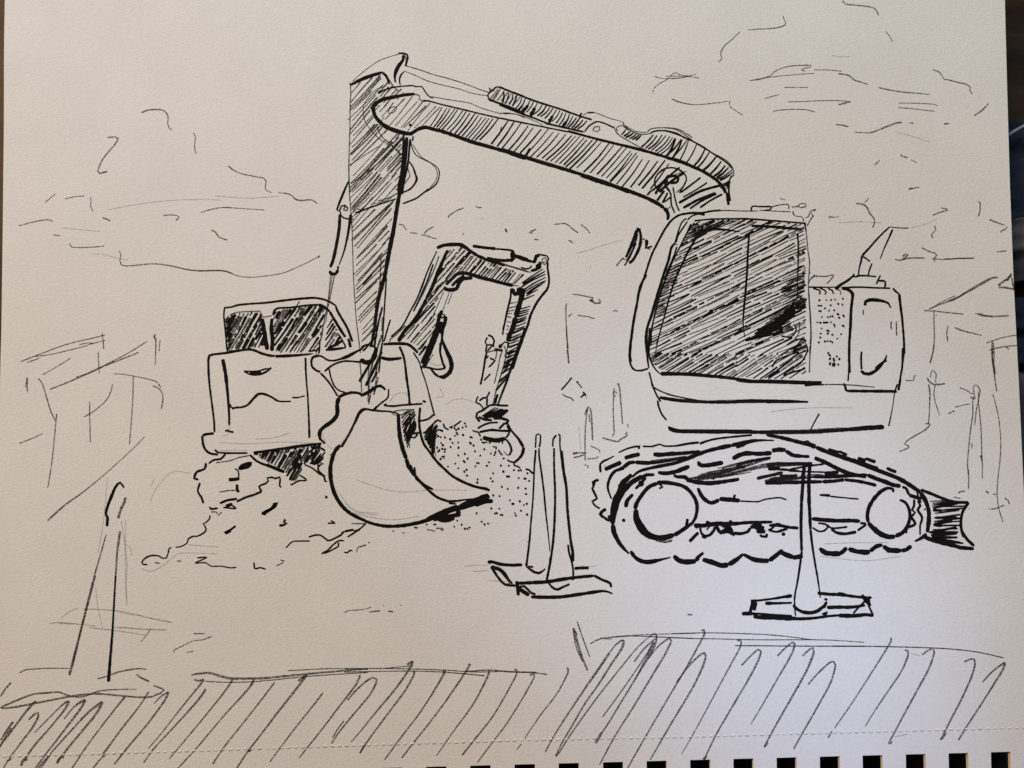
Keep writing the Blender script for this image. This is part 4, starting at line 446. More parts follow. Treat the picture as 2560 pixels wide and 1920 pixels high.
draw('track_belt', big, 'i75,119,162:623 -402 37 18 47 15 41 4 -10 -15;i119,96,162:765 -365 58 0 40 12 27 -10 68 1 68 12 68 8;i141,119:1097 -350 37 14 62 15 101 12 108 10;i254:658 -434 42 13 48 10;i255,255,182:826 -411 44 -3 61 5 81 5 88 10;i141,141,75:517 -517 -1 49 15 14 34 16 33 17;i255:541 -500 44 19 54 23;i96:541 -475 3 -3;i96,196,223:581 -672 -18 46 -4 33 12 41 27 40 41 17 48 34 33 4;i223,223,141:720 -458 75 -3 81 7 149 27;d119:808 -451 116 13 94 13;i141:639 -495 17 -2;i141,223,254:700 -545 40 33 55 17 81 17 81 17 82 30 88 34 75 20 81 17;i254,244,244:1283 -360 61 14 68 13;i255:1289 -438 41 21 47 10 34 0;i254,263,255:1086 -458 17 -17 44 0 88 16;i141:1086 -451 7 -20;i196,255,254:852 -517 51 -5 54 10 81 31;i254,289:957 -512 34 10;i162,223,244:943 -532 20 -10 48 -3 20 -14;i255,254,196:1017 -559 75 -17 67 -3 68 7 101 16;d52,57,60:1388 -467 -93 -13 -94 -12;d52,74,77:1364 -476 -113 -20 -114 -21;d52,70,73:1370 -478 -133 -25 -134 -24;d60,86,91:1350 -487 -131 -24 -131 -25;d52,68,71:1315 -496 -142 -28 -142 -28;d52,61,64:1324 -495 -129 -27 -129 -26;d52,63,66:1331 -497 -128 -28 -127 -28;d52,58,61:1385 -497 -112 -30 -113 -30;d52,58,61:1412 -471 -157 -35 -157 -35;d52,66,70:1371 -481 -123 -32 -124 -31;d52,57,60:1353 -489 -97 -28 -97 -28;d52,63,66:1370 -502 -97 -23 -96 -22;d54,77,81:1399 -515 -96 -16 -95 -17;i182:1173 -552 10 -4;i162,141,119:507 -560 -34 -12 3 -27 -8 -10 18 -37 10 -24 -27 -15 20 -29 24 -13;i182:483 -569 -10 -27;i162:547 -728 -34 -31 44 -32;i263,342,263:764 -539 -51 -27 -41 -33 -34 -41 -20 -40 -14 -47 -17 -73;i162:686 -539 -47 -33 -7 -21;i162:625 -586 3 -27;i316,368:747 -599 13 33;i162,196:720 -613 34 34 27 34;i196:757 -545 31 14 44 0;i182:706 -643 -27 -30 -14 -47;i223:661 -720 7 20;i263,329,302:700 -529 -41 -41 -34 -60 -27 -61 -12 -67 1 -60;i302,255,96:587 -818 10 -54 27 -53 30 -37 28 -27;i196:706 -644 -37 -40 -8 -34;i210:655 -786 -8 -18;i141:550 -731 -31 -27 45 -40 0 33;i196,289,244:689 -972 25 -34 40 -26 48 -4 47 10;i244,162,75:808 -1036 54 12 61 15;i244,316,263:941 -999 29 -27 47 -10 54 5;i263,223,162:1071 -1032 14 26 30 24;i254,342,289:1108 -1022 50 -14 61 -20 40 4;i289,255,162:1259 -1052 48 30 40 33;i223,289,289:1347 -992 54 -27 54 -10 40 0;i263,244:1495 -1029 41 30 41 32;i255,244:1567 -982 63 -24;i223,254,255:1889 -414 51 -18 73 -26 87 -33 87 -33 73 -29 73 -44 50 -36;i255,254,244:2383 -633 28 -44 18 -58 0 -65 -10 -66;i254,196,96:2415 -873 -30 -25 -41 -19;i162:2278 -600 21 -8 18 -40;i234,223:2317 -648 73 -25;i141:2346 -673 -1 -40 -12 -22 17 -15 -17 -21;i182:2333 -771 -11 0 28 -44 -44 -22;i162:2306 -840 -15 -19 11 -10;i141,162,96:2367 -680 14 -30 -15 -25 25 -44 -12 -43 -2 -58;i119:2365 -633 10 -44 14 -14;i96:2403 -735 11 7;i255,263,255:1768 -432 47 -19 58 -29 51 -25 58 -22 88 -15;i254,254,244:2077 -532 51 -21 51 -18 44 -18 47 -8;i223:1813 -571 73 4 55 8;i196,210:1941 -559 70 -8 58 -11 59 -15;i234:1825 -524 84 8;i119:1616 -502 111 22 95 11;i96:1616 -509 117 -4 103 -3;i196:1543 -465 110 -2 103 2;i162:1543 -498 73 -4;i196,141:1543 -524 40 8;i162:1564 -538 99 3;i244,234,182:1542 -571 73 -4 110 2 88 2;i196,244,182:1762 -542 88 0 103 5 124 6;i119:1542 -557 147 6 88 9;d96:1542 -553 110 11;d96:1558 -476 147 2;i244:2020 -435 48 -16;i210:2079 -440 47 -17;i196:2188 -491 58 -25;i210,316,289:1789 -956 18 -15 22 -14 87 -4;i263,244:1909 -989 22 18 19 18;i263,316,289:1957 -960 47 -15 58 -5 22 2;i255,223:2084 -975 37 29 37 8;i254,342,289:2161 -942 33 -25 73 -4;i254,223:2267 -971 29 7 30 22;i263,316:1559 -978 50 -22 29 -9;i289:1631 -1012 62 10;i196:1536 -1000 30 29;p47:1815 -931 234 7 146 0;p47:1792 -1003 255 -26 219 26;i254,234,75:1311 -370 40 17 41 17 55 6 88 0;i254,254,255:1310 -421 61 17 75 -5 74 6;i255:1520 -390 41 6 41 -3;i255,254,182:1602 -390 33 -24 41 -7 64 -4;i182:1310 -471 88 20 115 19;i223:1485 -475 75 10;i244:1495 -495 51 0;i196:1430 -552 150 33;i210:1505 -559 162 24;i255:1477 -576 102 0;i119:1309 -481 55 -4 -55 -10;i182,244,254:1489 -297 46 -9 61 -13 67 -17 68 -17 47 -17;i254,255,254:1778 -370 74 -30 101 -34 101 -34 87 -30;i96:1663 -336 41 -4 27 7 13 -13 34 -12;i141,162:1849 -380 57 -17 14 0 40 -19;i182:2024 -434 37 -10 14 6 50 -20;d119:1043 -554 205 40 262 79;d141:1066 -559 216 39 205 51 79 6;d119:1179 -548 182 39 114 23 171 11;d96:1429 -554 148 34;d96:1474 -565 194 34;d119:1542 -571 160 23;d141:1077 -562 125 20 114 19;i119:1498 -492 68 6;i119:1498 -492 113 -11 68 -6;d119:1225 -492 80 23 102 11;d162:1236 -503 126 17;d96:1497 -559 148 11 114 17 56 0')
draw('drive_wheel', big, 'i234,223,196:845 -576 48 1 54 -8 54 -15 40 -32 30 -47 9 -47 -10 -54 -17 -30;i234,223,254:849 -580 -51 -23 -41 -47 -27 -41 -14 -40;i263,500,342:723 -731 3 -54 23 -47 33 -40 41 -23;i342,342,289:782 -872 54 -23 54 0 54 16;i263,223,162:944 -882 48 30 40 27 27 20;i162:1023 -785 -5 -33 -9 -27;d141:836 -909 54 -11 44 8;i141:849 -580 16 -7 14 -16 -20 -7')
draw('idler_wheel', big, 'i162,234,223:2226 -633 -2 18 -31 7 -37 -18 -37 -36 -34 -51 -13 -51 4 -44;i244,342,254:2076 -808 32 -36 44 -33 43 -14 37 3;i254,223,182:2232 -888 44 22 30 37;i162,196,182:2261 -677 33 -14 21 -37 5 -43 -10 -44 -34 -51;d75:2109 -833 18 -4;i182:2283 -862 12 7')
draw('track_frame', big, 'i182,255,244:1085 -607 16 -37 27 -33 34 -17 47 17;i255,255,244:1209 -671 48 -3 74 -7;i141:1300 -674 -4 17 9 10;i96:1331 -684 108 -3 34 13 88 10 41 -13;i196:1130 -802 31 -16;i244,254,162:1059 -825 61 0 68 10 101 0 88 7 141 3;i223:1181 -812 47 0;i196:1032 -919 27 27 27 27;i223:1066 -825 20 -13;i141,182:1096 -832 3 -27 20 -26 34 6 24 27 4 20;i96:1133 -852 28 34;i244:1106 -885 27 -10;i223:1188 -822 19 -37 20 -13;i255,263,244:1214 -865 47 6 37 -23;i162:1228 -852 40 7 20 -14;i223:1221 -825 47 -13 14 -21;i119:1265 -802 10 4 10 -8 -16 -2;i182:1288 -869 47 -3 41 13 14 21;i255,263,244:1390 -838 27 13 40 0;i263:1423 -859 54 0;i223:1410 -838 61 0;i162:1443 -879 14 -10 26 0 1 17;i182:1498 -825 54 0 47 -7;i119:1491 -852 20 7 21 20;i141:1497 -852 48 -10 60 17;i210:1578 -865 7 -20;i96:1518 -818 47 3;i234,244,234:1748 -786 69 -7 73 -4 88 0 51 -3;i162:2029 -811 36 -4;i119:1751 -837 36 -22 33 4 20 18 -9 18 -47 8;i119:1838 -822 22 -18 37 0 58 7;i182:1860 -844 29 -22 51 -7 66 11;i141:2013 -855 52 36;i182:1539 -815 58 -18 73 -7;i119:1538 -862 44 14 22 8;i210:1575 -866 10 -18;i96,196:1794 -648 62 -3;i96:1856 -656 80 -8 88 -8')
draw('blade', big, 'i196,182,196:2385 -618 57 -21 74 -30 67 -20 81 -3;i162,141,196:2664 -692 -35 -54 -13 -47 1 -54 16 -46;i53,76,80:2436 -685 50 2 50 2;i66,97,103:2452 -696 64 4 65 4;i77,117,125:2452 -707 82 8 83 7;i58,84,89:2451 -718 82 12 82 13;i74,112,119:2454 -726 74 14 74 15;i63,91,97:2463 -717 92 2 92 2;i67,98,105:2458 -742 86 9 85 8;i75,113,120:2465 -755 73 10 72 10;i68,102,108:2460 -782 76 10 77 10;i75,115,122:2460 -802 76 10 77 9;i58,82,87:2461 -811 78 6 78 5;i70,104,110:2456 -827 76 2 77 1;i59,84,89:2450 -849 74 2 74 3;i72,108,115:2440 -867 80 2 81 2;i196:2455 -823 58 17 54 6;i196:2462 -820 44 -7;i162:2466 -780 129 0;i162:2454 -736 54 -3;i254,255,196:2400 -891 72 -26 87 -21 58 -15 73 -7;i141:2545 -931 72 -29 30 7;i182,162,196:2664 -691 -35 -51 -12 -58 3 -51 28 -51 43 -42;i75,115,122:2587 -861 -74 -2 -74 -1;i117,187,200:2593 -872 -76 -5 -77 -5;i117,186,198:2595 -894 -75 0 -76 0;i109,173,185:2614 -924 -82 12 -82 11;i102,162,173:2629 -928 -81 8 -80 8;i141:2429 -866 81 15 81 16')
small = empty('drawn_excavator', book)
small['label'] = 'smaller ink drawn excavator standing behind the big bucket on a heap'
draw('cab', small, 'i96,141,119:-1698 449 44 5 41 12 68 7 82 5 82 10 88 11 82 7 48 2 41 -6 41 -14 41 -24;i119,162,141:-1040 464 10 -30 32 -55 31 -55 28 -75;i96:-1694 447 -3 -48 12 -102 7 -75 8 -41;i162:-963 269 14 -54;d75:-1663 406 37 15 68 6 75 3;d75:-1483 430 14 -34 55 7;i119:-1408 406 7 28 20 13 75 4 55 7 47 6 62 4;i196,182,141:-1142 468 41 -17 27 -24;i162,182,162:-1074 427 28 -48 34 -55 32 -48;i96:-1021 293 24 -37 20 -41;i119,182,96:-1096 201 51 4 68 9;d75:-1690 382 24 7;i234,255,234:-1472 386 11 -55 11 -68 11 -62;i196,244,223:-1414 386 -3 -55 8 -68 -3 -69;d72,89,122:-1689 364 11 18 9 20;d64,78,106:-1688 341 22 34 19 35;i106,135,190:-1687 316 26 45 24 45;i98,125,174:-1683 291 27 60 27 61;d108,138,194:-1682 268 40 67 36 69;i79,99,138:-1607 408 3 5 2 5;d81,103,143:-1676 253 43 72 41 73;d59,72,96:-1671 232 49 93 46 94;d56,68,89:-1665 199 21 43 23 42;i78,98,136:-1619 286 26 49 24 52;d73,90,124:-1565 392 6 14 7 13;d98,125,175:-1652 204 57 92 52 94;i57,69,91:-1545 400 7 13 8 12;d105,134,189:-1622 202 19 33 16 34;i65,79,108:-1584 276 37 72 38 71;i56,67,88:-1612 199 17 30 15 31;i70,86,118:-1575 269 37 77 40 75;d73,90,124:-1588 208 31 59 35 57;i82,104,144:-1525 330 26 41 24 43;d69,84,115:-1573 201 35 79 37 79;i95,121,169:-1494 362 7 16 8 16;i78,98,136:-1555 210 18 33 18 32;i87,111,155:-1511 288 20 43 19 42;i69,84,116:-1546 209 38 65 39 64;i68,83,114:-1515 213 26 51 28 50;i66,81,110:-1490 214 15 37 17 36;i109,140,197:-1474 226 10 21 11 22;i71,88,121:-1459 227 3 6 3 6;i69,85,117:-1405 404 8 13 8 12;i58,70,93:-1413 370 20 30 19 30;d107,137,192:-1405 332 32 55 33 55;d79,100,138:-1409 308 46 66 42 69;i93,119,166:-1404 290 23 36 21 36;d88,111,155:-1353 370 24 37 26 36;i82,104,145:-1403 257 25 37 25 38;i101,129,181:-1351 337 40 58 38 59;i102,130,182:-1399 224 57 80 54 83;d103,131,184:-1283 395 19 31 20 30;d89,114,158:-1388 191 27 42 26 43;d96,122,171:-1328 280 22 37 22 36;d83,106,147:-1277 361 25 36 24 37;i67,81,111:-1220 447 3 5 3 4;i102,130,182:-1372 192 25 41 26 41;i72,88,122:-1321 279 63 90 65 89;d97,124,173:-1362 183 69 104 63 107;i110,141,198:-1224 401 23 31 24 31;i71,87,120:-1331 189 31 51 32 51;i65,79,108:-1262 304 39 49 37 51;d97,124,173:-1187 409 18 28 17 28;i93,119,166:-1307 185 24 37 26 35;i55,67,87:-1257 259 44 64 41 65;i98,126,176:-1166 400 21 26 19 27;d77,96,133:-1283 192 67 99 64 102;i109,140,197:-1143 401 14 25 15 26;d73,90,124:-1265 184 69 117 69 118;d56,68,89:-1118 420 10 13 8 14;d108,139,195:-1245 185 26 43 25 43;i99,127,178:-1179 281 37 66 38 64;d52,64,82:-1231 194 63 87 68 85;i88,112,157:-1195 190 29 43 28 45;d76,95,132:-1130 287 5 9 6 10;d74,92,127:-1176 194 28 36 27 37;i74,92,128:-1154 187 9 14 8 14;i60,73,97:-1090 331 17 25 15 25;i83,105,146:-1092 291 20 34 21 34;i79,100,139:-1099 257 30 42 28 45;d106,135,190:-1101 216 32 45 28 47;d94,119,167:-1039 314 4 6 3 5;d72,89,123:-1084 207 20 29 19 29;d95,121,169:-1038 277 7 12 6 13;i107,137,192:-1048 219 18 31 19 30;d61,74,98:-1028 222 9 14 10 14;i89,113,157:-1682 350 12 21 13 20;d158,203,263:-1676 285 8 16 8 15;d161,206,267:-1652 325 16 30 13 31;d158,204,264:-1667 217 16 26 16 25;d152,197,256:-1633 276 8 11 7 13;d173,218,282:-1611 312 8 16 8 16;i128,164,223:-1591 346 13 26 12 27;d149,192,251:-1625 206 11 21 12 22;i116,149,207:-1596 256 9 20 11 19;d97,124,173:-1570 304 9 18 11 18;d143,184,243:-1546 348 11 19 11 19;i79,100,138:-1521 392 7 13 7 13;i163,208,269:-1582 207 16 29 16 29;i116,149,208:-1545 270 6 13 6 13;i102,130,182:-1527 305 13 21 12 22;d90,115,160:-1494 362 9 17 9 17;d170,215,278:-1534 217 10 15 9 16;i121,155,214:-1509 261 15 23 13 25;i122,156,215:-1480 311 7 12 6 13;i95,122,170:-1473 224 5 7 4 8;i127,164,223:-1389 383 12 23 13 23;i104,132,186:-1394 294 26 39 24 40;i119,153,211:-1339 383 19 29 20 29;i140,180,239:-1384 200 13 19 14 19;d86,109,152:-1351 251 24 35 23 35;i114,146,205:-1299 329 18 32 19 30;d171,216,279:-1252 404 13 22 14 23;d101,129,181:-1297 230 17 29 17 29;i158,203,263:-1256 299 24 33 23 35;d146,189,248:-1209 369 19 33 21 32;d79,99,137:-1163 441 4 8 4 7;d97,124,173:-1265 238 21 31 22 30;d115,147,205:-1221 308 23 31 22 31;d175,220,284:-1174 374 10 20 11 19;i92,117,163:-1145 422 10 17 10 17;i138,178,238:-1173 272 18 26 18 27;i77,96,134:-1135 330 5 8 6 8;i88,112,156:-1687 362 5 13 4 13;i77,97,134:-1682 321 13 29 11 30;i100,128,179:-1679 296 12 34 13 34;i98,125,175:-1682 272 17 31 16 32;i140,181,240:-1672 246 11 28 10 28;i88,113,157:-1673 198 11 22 10 22;i162:-1085 208 54 27 34 21;i96:-1664 194 68 4 55 3 48 -13;i96:-1194 191 47 10;d75:-1252 488 -27 -41')
draw('body', small, 'i141,119,119:-1391 166 -41 1 -41 16 -55 21;i141:-1528 204 -54 -4 -95 -17 -82 -9 -21 -8 -5 -27;i141,119,119:-1785 146 4 -89 9 -88 15 -102 11 -82 4 -67;i162:-1745 -289 -47 -5 -20 -9;i141,141,141:-1814 -303 6 -47 14 -34 31 -23 44 -5;i119:-1740 -384 20 -16 58 -4 115 0;i244,182,119:-1700 146 18 -89 11 -88 11 -116 4 -95;i141:-1514 200 41 -20 68 -15;i196,182,75:-1391 163 75 3 74 5 72 7;d75:-1197 190 47 7;i162,182,141:-1513 -403 115 16 135 20 108 14 41 5;i119,96,141:-1214 156 4 -99 12 -136 8 -136 4 -101;i119:-1574 77 28 -17 47 -6 28 6 27 11 30 26;i96:-1574 76 48 -2 41 3 40 13 24 -2;i119:-1505 64 27 -7 40 20;i162:-1540 71 69 -6;i96,162,96:-1645 -140 54 3 40 14 34 37 33 29 41 -5 41 -20 34 -19 72 -1;i96:-1642 -147 37 14;d75:-1416 -69 42 -30;i96,75:-1290 -78 31 -2 44 11;i119:-1681 -275 17 3 14 -7 20 -3;i119:-1656 -116 11 -24;p47:-1717 -343 183 -7 169 10 203 -6;p47:-1651 -201 -13 -95 -33 -7;p47:-1710 -390 109 3 61 -3;p47:-1501 -323 102 7 101 30;i162,182,162:-757 234 75 4 68 -4 27 -17 34 -34;i96,75,96:-580 186 34 -54 14 -48 28 -81 27 -102 24 -88;i141:-662 221 21 -48 10 -41 14 -109 11 -75 7 -74;d75:-641 159 21 -68;i182,210,141:-770 156 34 -9 47 0 41 7;p47:-721 -106 40 47 48 7 20 -20;p47:-450 -79 48 7 -21 47;p47:-382 -120 41 28 68 3 54 -24')
draw('undercarriage', small, 'i141:-1533 -414 41 -37 81 -34 82 -30;i196:-1438 -471 109 -44;i80,101,140:-1507 -416 3 5 3 5;i65,78,107:-1493 -417 3 5 3 6;i60,73,98:-1481 -426 6 9 6 9;i66,80,109:-1472 -435 10 19 10 19;i97,124,173:-1462 -441 14 24 15 23;i85,108,151:-1448 -444 14 26 12 25;i129,166,225:-1433 -455 19 32 18 32;d76,94,130:-1424 -466 17 31 17 31;i78,98,135:-1388 -400 5 8 5 8;d96,122,171:-1405 -465 23 39 24 37;d100,128,179:-1390 -476 27 46 24 47;d78,98,136:-1372 -487 27 51 26 52;i108,138,194:-1364 -492 22 39 22 39;i65,79,108:-1315 -404 7 11 7 12;i71,88,121:-1345 -495 28 50 29 50;d87,111,154:-1331 -504 37 58 39 57;d103,132,186:-1323 -519 35 57 38 55;i90,114,159:-1248 -394 4 8 6 7;i110,141,198:-1316 -538 42 61 39 63;d110,141,199:-1236 -404 11 17 11 17;i127,163,222:-1300 -562 26 52 26 52;i63,77,104:-1242 -451 26 40 25 43;i85,108,150:-1280 -566 26 54 27 53;d105,135,190:-1219 -454 18 33 17 33;i118,151,210:-1175 -375 3 5 2 5;d130,167,226:-1269 -564 20 37 18 38;i112,144,202:-1216 -468 16 26 13 27;i114,146,204:-1181 -402 14 21 14 21;i88,111,155:-1202 -460 20 32 19 32;i113,145,203:-1156 -383 6 11 5 11;d127,164,223:-1177 -446 26 42 26 41;i118,151,209:-1497 -416 4 7 4 7;i102,130,182:-1463 -433 10 19 9 19;d78,98,136:-1432 -456 11 26 12 26;i111,142,199:-1409 -466 13 23 13 23;i114,146,204:-1378 -410 6 13 6 13;i159,205,265:-1365 -488 9 18 9 18;i120,154,213:-1347 -450 13 20 10 19;d169,214,277:-1320 -402 4 10 5 9;d112,143,201:-1332 -497 17 29 19 29;i87,110,154:-1297 -433 13 22 12 22;i155,201,260:-1271 -387 3 7 3 6;i101,129,180:-1318 -541 14 24 14 23;i134,172,232:-1284 -479 12 24 13 24;i171,216,280:-1254 -422 11 21 11 22;d139,179,238:-1290 -565 15 28 13 29;i161,206,267:-1255 -495 9 16 9 15;d101,130,182:-1237 -462 22 40 21 41;i111,142,199:-1170 -446 13 30 14 29;i124,159,218:-1138 -379 8 13 7 13;i96:-1093 -397 -20 -27 10 0 -24 -34 24 -10 -37 -10;i119:-1141 -363 48 -27;i71,106,112:-1123 -386 -29 -42 -28 -41;i78,120,128:-1116 -406 -26 -33 -26 -32;i85,132,141:-1110 -417 -25 -28 -25 -28;i90,141,151:-1102 -430 -21 -20 -21 -20')
draw('track', small, 'i119:-1675 -407 -27 -31 -41 -6 -30 -21;d75:-1530 -417 -71 -14 -47 -17 -84 -13;i141:-1790 -461 -6 -34 -47 -20 -13 -37 24 -7;i119:-1822 -576 -13 -50 21 -34 14 -37;i182:-1596 -502 16 24 54 17 -20 -24 -47 -10;i96:-1620 -495 20 -13 4 -37;i210:-1656 -559 37 1 27 6;d75:-1709 -632 50 9 47 2;i182:-1605 -586 0 -30 10 -17;i141:-1705 -697 40 17 61 10;i196:-1671 -714 40 14;i96:-1685 -720 75 -7 -27 20;i141:-1607 -687 57 27 47 14 43 20;i119:-1460 -626 -17 27 41 20 13 13 -7 17 27 4 20 -7 27 7 -2 -54;i96:-1358 -599 13 -2;i119:-1766 -717 11 -13 40 6;d75:-1755 -747 30 0 14 -20 17 20')
draw('arm', small, 'i196,223,182:-445 804 41 16 48 5 55 -2 34 -21 48 -34 41 -24;i182,196,196:-192 758 34 -21 55 -17 61 -18;d75:-42 702 69 -20 67 -21;i182:-233 816 68 -9 69 -7;i119:-96 799 54 -4 48 -6;i210,210,182:-151 744 55 -11 54 -3 45 3;i182,210,182:3 785 -4 -21 7 -31;i96:5 792 15 -34;i223,234,210:17 758 37 -11 41 -14;i182,234,210:-390 586 34 34 34 31 41 5 48 -12 55 -17 68 -17 62 -17 54 -11;i210,244,182:-403 565 34 -10 41 7 13 31 28 27 54 7;d64:6 582 34 -3;i162:-281 641 -40 -28 -34 -34;d52:-445 785 -27 -62 -34 -82 -27 -83 -40 -75;i75,96,96:-445 785 -47 -103 -34 -89 -34 -90 -40 -75 -48 -89 -64 -62;i162,234,196:-380 792 -31 -69 -33 -82 -27 -69 -34 -69;i196,234,223:-505 503 -41 -82 -40 -61 -41 -42 -27 -41 -14 -27;d75:-431 758 -27 -76 -34 -76 -34 -75 -40 -76;i96:-465 709 -41 -116 -40 -90 -34 -75;d75:-627 346 -54 -55 -34 -27 -7 -17;d55:-403 544 -27 -61 -34 -76;d52:-369 544 -24 -68 -13 -41;d52:-352 538 -27 -69;d75:-458 531 21 48 61 34;i182,223,182:8 764 34 -17 41 -14 34 -10;i196:117 723 17 0 7 28 21 13;i96:135 758 23 8 28 -5 20 -3 11 -18 -11 -17;i162:138 758 3 -28;i182:162 723 3 -34 -20 -11 -35 -10;i244:158 709 -13 -24;i96:52 690 24 -10 28 5 13 14;d75c:179 740 20 7 7 -24 -13 -17 -18 7;i119c:186 722 3 -2 -2 -2;i119,141,162:210 723 0 -41 8 -55 -2 -41 -10 -28 -34 -41 -28 -41 -34 -69 -20 -68 -24 -55;i182,162,162:76 312 -20 -62 -21 -61 -34 -102;d75:-94 723 68 -21 68 -20 68 -24;i255,289,263:1 565 14 -34 27 7 34 20;i263:28 551 35 14;i289,316,316:66 558 -10 -48 -17 -55 -17 -61;i316,289,223:22 394 -17 -62 -21 -48 -10 -34;i119:-6 565 -3 -55 -17 -68 -14 -69 -13 -55;i96:22 751 -28 -31;i60,87,93:184 680 -64 -41 -62 -44;i69,104,110:195 665 -67 -36 -63 -41;i65,95,101:197 649 -72 -34 -69 -41;i62,90,95:198 630 -68 -35 -65 -42;i54,76,80:200 612 -66 -31 -62 -38;i53,75,79:195 603 -58 -32 -55 -37;i62,90,95:182 595 -50 -30 -48 -33;i52,72,75:175 588 -42 -27 -40 -29;i57,82,86:153 558 -36 -18 -33 -21;i60,86,92:133 526 -34 -14 -34 -16;i52,69,73:110 461 -31 -11 -32 -8;i60,87,92:104 442 -32 -9 -33 -8;i57,82,87:98 429 -33 -10 -35 -8;i62,90,95:95 415 -33 -11 -34 -7;i62,89,95:87 398 -33 -12 -33 -9;i61,89,94:86 388 -31 -13 -31 -10;i52,70,73:80 375 -32 -10 -32 -9;i54,77,81:84 363 -35 -14 -35 -12;i52,73,77:77 342 -32 -13 -33 -9;i52,67,70:73 332 -37 -16 -38 -14;i52,65,68:69 326 -32 -16 -34 -14;i64,93,99:55 297 -32 -14 -32 -13;i56,80,84:46 276 -31 -13 -32 -11;i52,71,74:39 258 -30 -12 -30 -9;i65,95,101:40 240 -30 -12 -30 -11;i52,68,71:36 220 -27 -15 -28 -14;i60,86,91:31 203 -27 -18 -29 -14;i59,84,89:20 177 -25 -13 -25 -12;i56,80,85:14 159 -23 -12 -24 -11;i59,85,90:6 149 -22 -15 -23 -13;i52,68,71:-5 136 -21 -17 -22 -14;i62,90,96:-12 120 -18 -14 -18 -12;i52,64,68:-20 105 -15 -16 -16 -14;d52,60,63:32 485 -23 -6 -23 -4;d52,74,77:24 459 -23 -7 -24 -5;d52,71,74:12 436 -18 -4 -19 -3;d52,71,75:2 418 -14 -2 -14 0;d61,88,93:-3 393 -12 2 -12 2;d52,62,65:-5 364 -13 2 -12 2;d52,70,74:-15 339 -8 2 -8 2;d52,67,70:-20 322 -7 -1 -7 0;d59,84,89:-23 296 -7 -1 -7 0;i244,182:2 330 -21 -75;i182,162,96:80 330 -41 -109 -41 -116 -34 -102 -27 -68 -20 -55;i81,127,135:60 286 -30 -15 -30 -16;i74,112,119:44 239 -32 -12 -31 -12;i74,112,119:29 199 -31 -9 -30 -9;i61,88,94:20 174 -30 -9 -30 -10;i79,122,130:10 150 -30 -15 -29 -15;i74,112,119:8 125 -33 -18 -32 -18;i68,100,107:4 105 -35 -24 -36 -24;i82,128,137:-7 73 -36 -32 -37 -31;i83,129,138:-20 48 -38 -42 -37 -43;d75:-22 255 -14 -96 -34 -122 -27 -89 -17 -81;d75:-90 -59 -3 -47 -17 -14;i119,182:-83 -59 -20 -54;i96:-49 330 -7 -41;d65,79,107:-391 759 14 17 14 17;d58,71,94:-411 716 36 40 34 42;d64,78,105:-443 631 28 31 26 33;d66,80,110:-382 706 27 26 24 27;d59,71,94:-324 768 17 21 16 22;d73,91,125:-479 566 72 74 68 76;i68,83,114:-333 732 27 29 28 29;d64,78,105:-510 492 53 59 57 56;i72,89,123:-392 620 55 69 56 67;d74,92,127:-271 765 12 12 12 13;d52,63,82:-526 445 47 59 47 59;d53,64,83:-430 565 61 68 62 66;i64,78,105:-307 704 32 36 31 37;i53,64,83:-584 353 48 55 44 58;d74,92,128:-487 472 49 52 47 53;d60,73,97:-374 604 43 44 41 47;i52,52,62:-287 700 23 29 24 29;d69,85,117:-652 261 41 44 39 45;i76,95,132:-571 357 55 62 58 61;d71,88,121:-457 484 11 14 11 15;d72,89,122:-316 641 46 57 42 61;i56,68,89:-616 264 34 45 34 45;i64,78,105:-537 359 42 51 42 50;d71,87,120:-285 651 39 48 40 48;d67,81,111:-596 248 25 29 25 29;i52,52,67:-541 312 46 52 44 53;i67,81,112:-246 654 35 39 33 41;d52,63,82:-581 236 62 77 66 73;i73,90,125:-442 398 7 9 8 8;i73,90,124:-228 643 34 42 33 43;i52,56,73:-561 228 43 44 42 46;i52,58,75:-471 329 16 17 16 17;i63,76,103:-201 641 25 27 23 29;d52,62,80:-146 705 5 6 6 5;d52,63,82:-557 201 57 64 55 67;i76,95,131:-184 636 22 25 22 24;i66,81,110:-133 692 9 12 9 12;i73,90,124:-542 173 15 18 14 19;d58,71,94:-150 630 33 35 31 37;d52,58,74:-132 624 27 35 27 35;i71,87,121:-122 617 29 38 31 37;i69,84,116:-97 616 32 35 34 33;i75,94,130:-80 611 24 26 25 24;d71,87,120:-29 667 6 6 5 7;i52,58,75:-62 605 29 35 28 35;i52,62,80:-30 596 26 32 26 32;d52,52,63:2 593 25 29 23 31;i66,80,110:10 589 29 30 30 30;i97,123,173:-439 641 18 23 17 23;i76,95,132:-396 695 13 16 13 15;d52,63,82:-368 727 22 26 21 28;d68,83,114:-317 790 10 12 10 11;d94,119,167:-526 452 14 17 13 18;i94,120,167:-495 490 14 18 15 18;i60,72,96:-462 526 21 31 23 29;i52,63,82:-404 596 28 40 30 38;i70,85,118:-334 685 25 28 24 29;i93,119,166:-283 747 16 17 15 17;d78,98,136:-597 242 27 32 27 32;d62,76,102:-538 314 12 14 13 13;i74,92,126:-509 344 20 26 19 28;d61,74,99:-463 402 5 6 4 6;i72,89,123:-255 653 20 24 20 24;d60,73,98:-210 707 14 18 15 17;i98,125,175:-548 168 22 28 22 28;d90,114,159:-167 629 23 27 24 26;i100,127,178:-114 692 9 10 9 10;i86,109,152:-46 602 21 26 19 28;d88,112,156:-2 659 6 7 7 6')
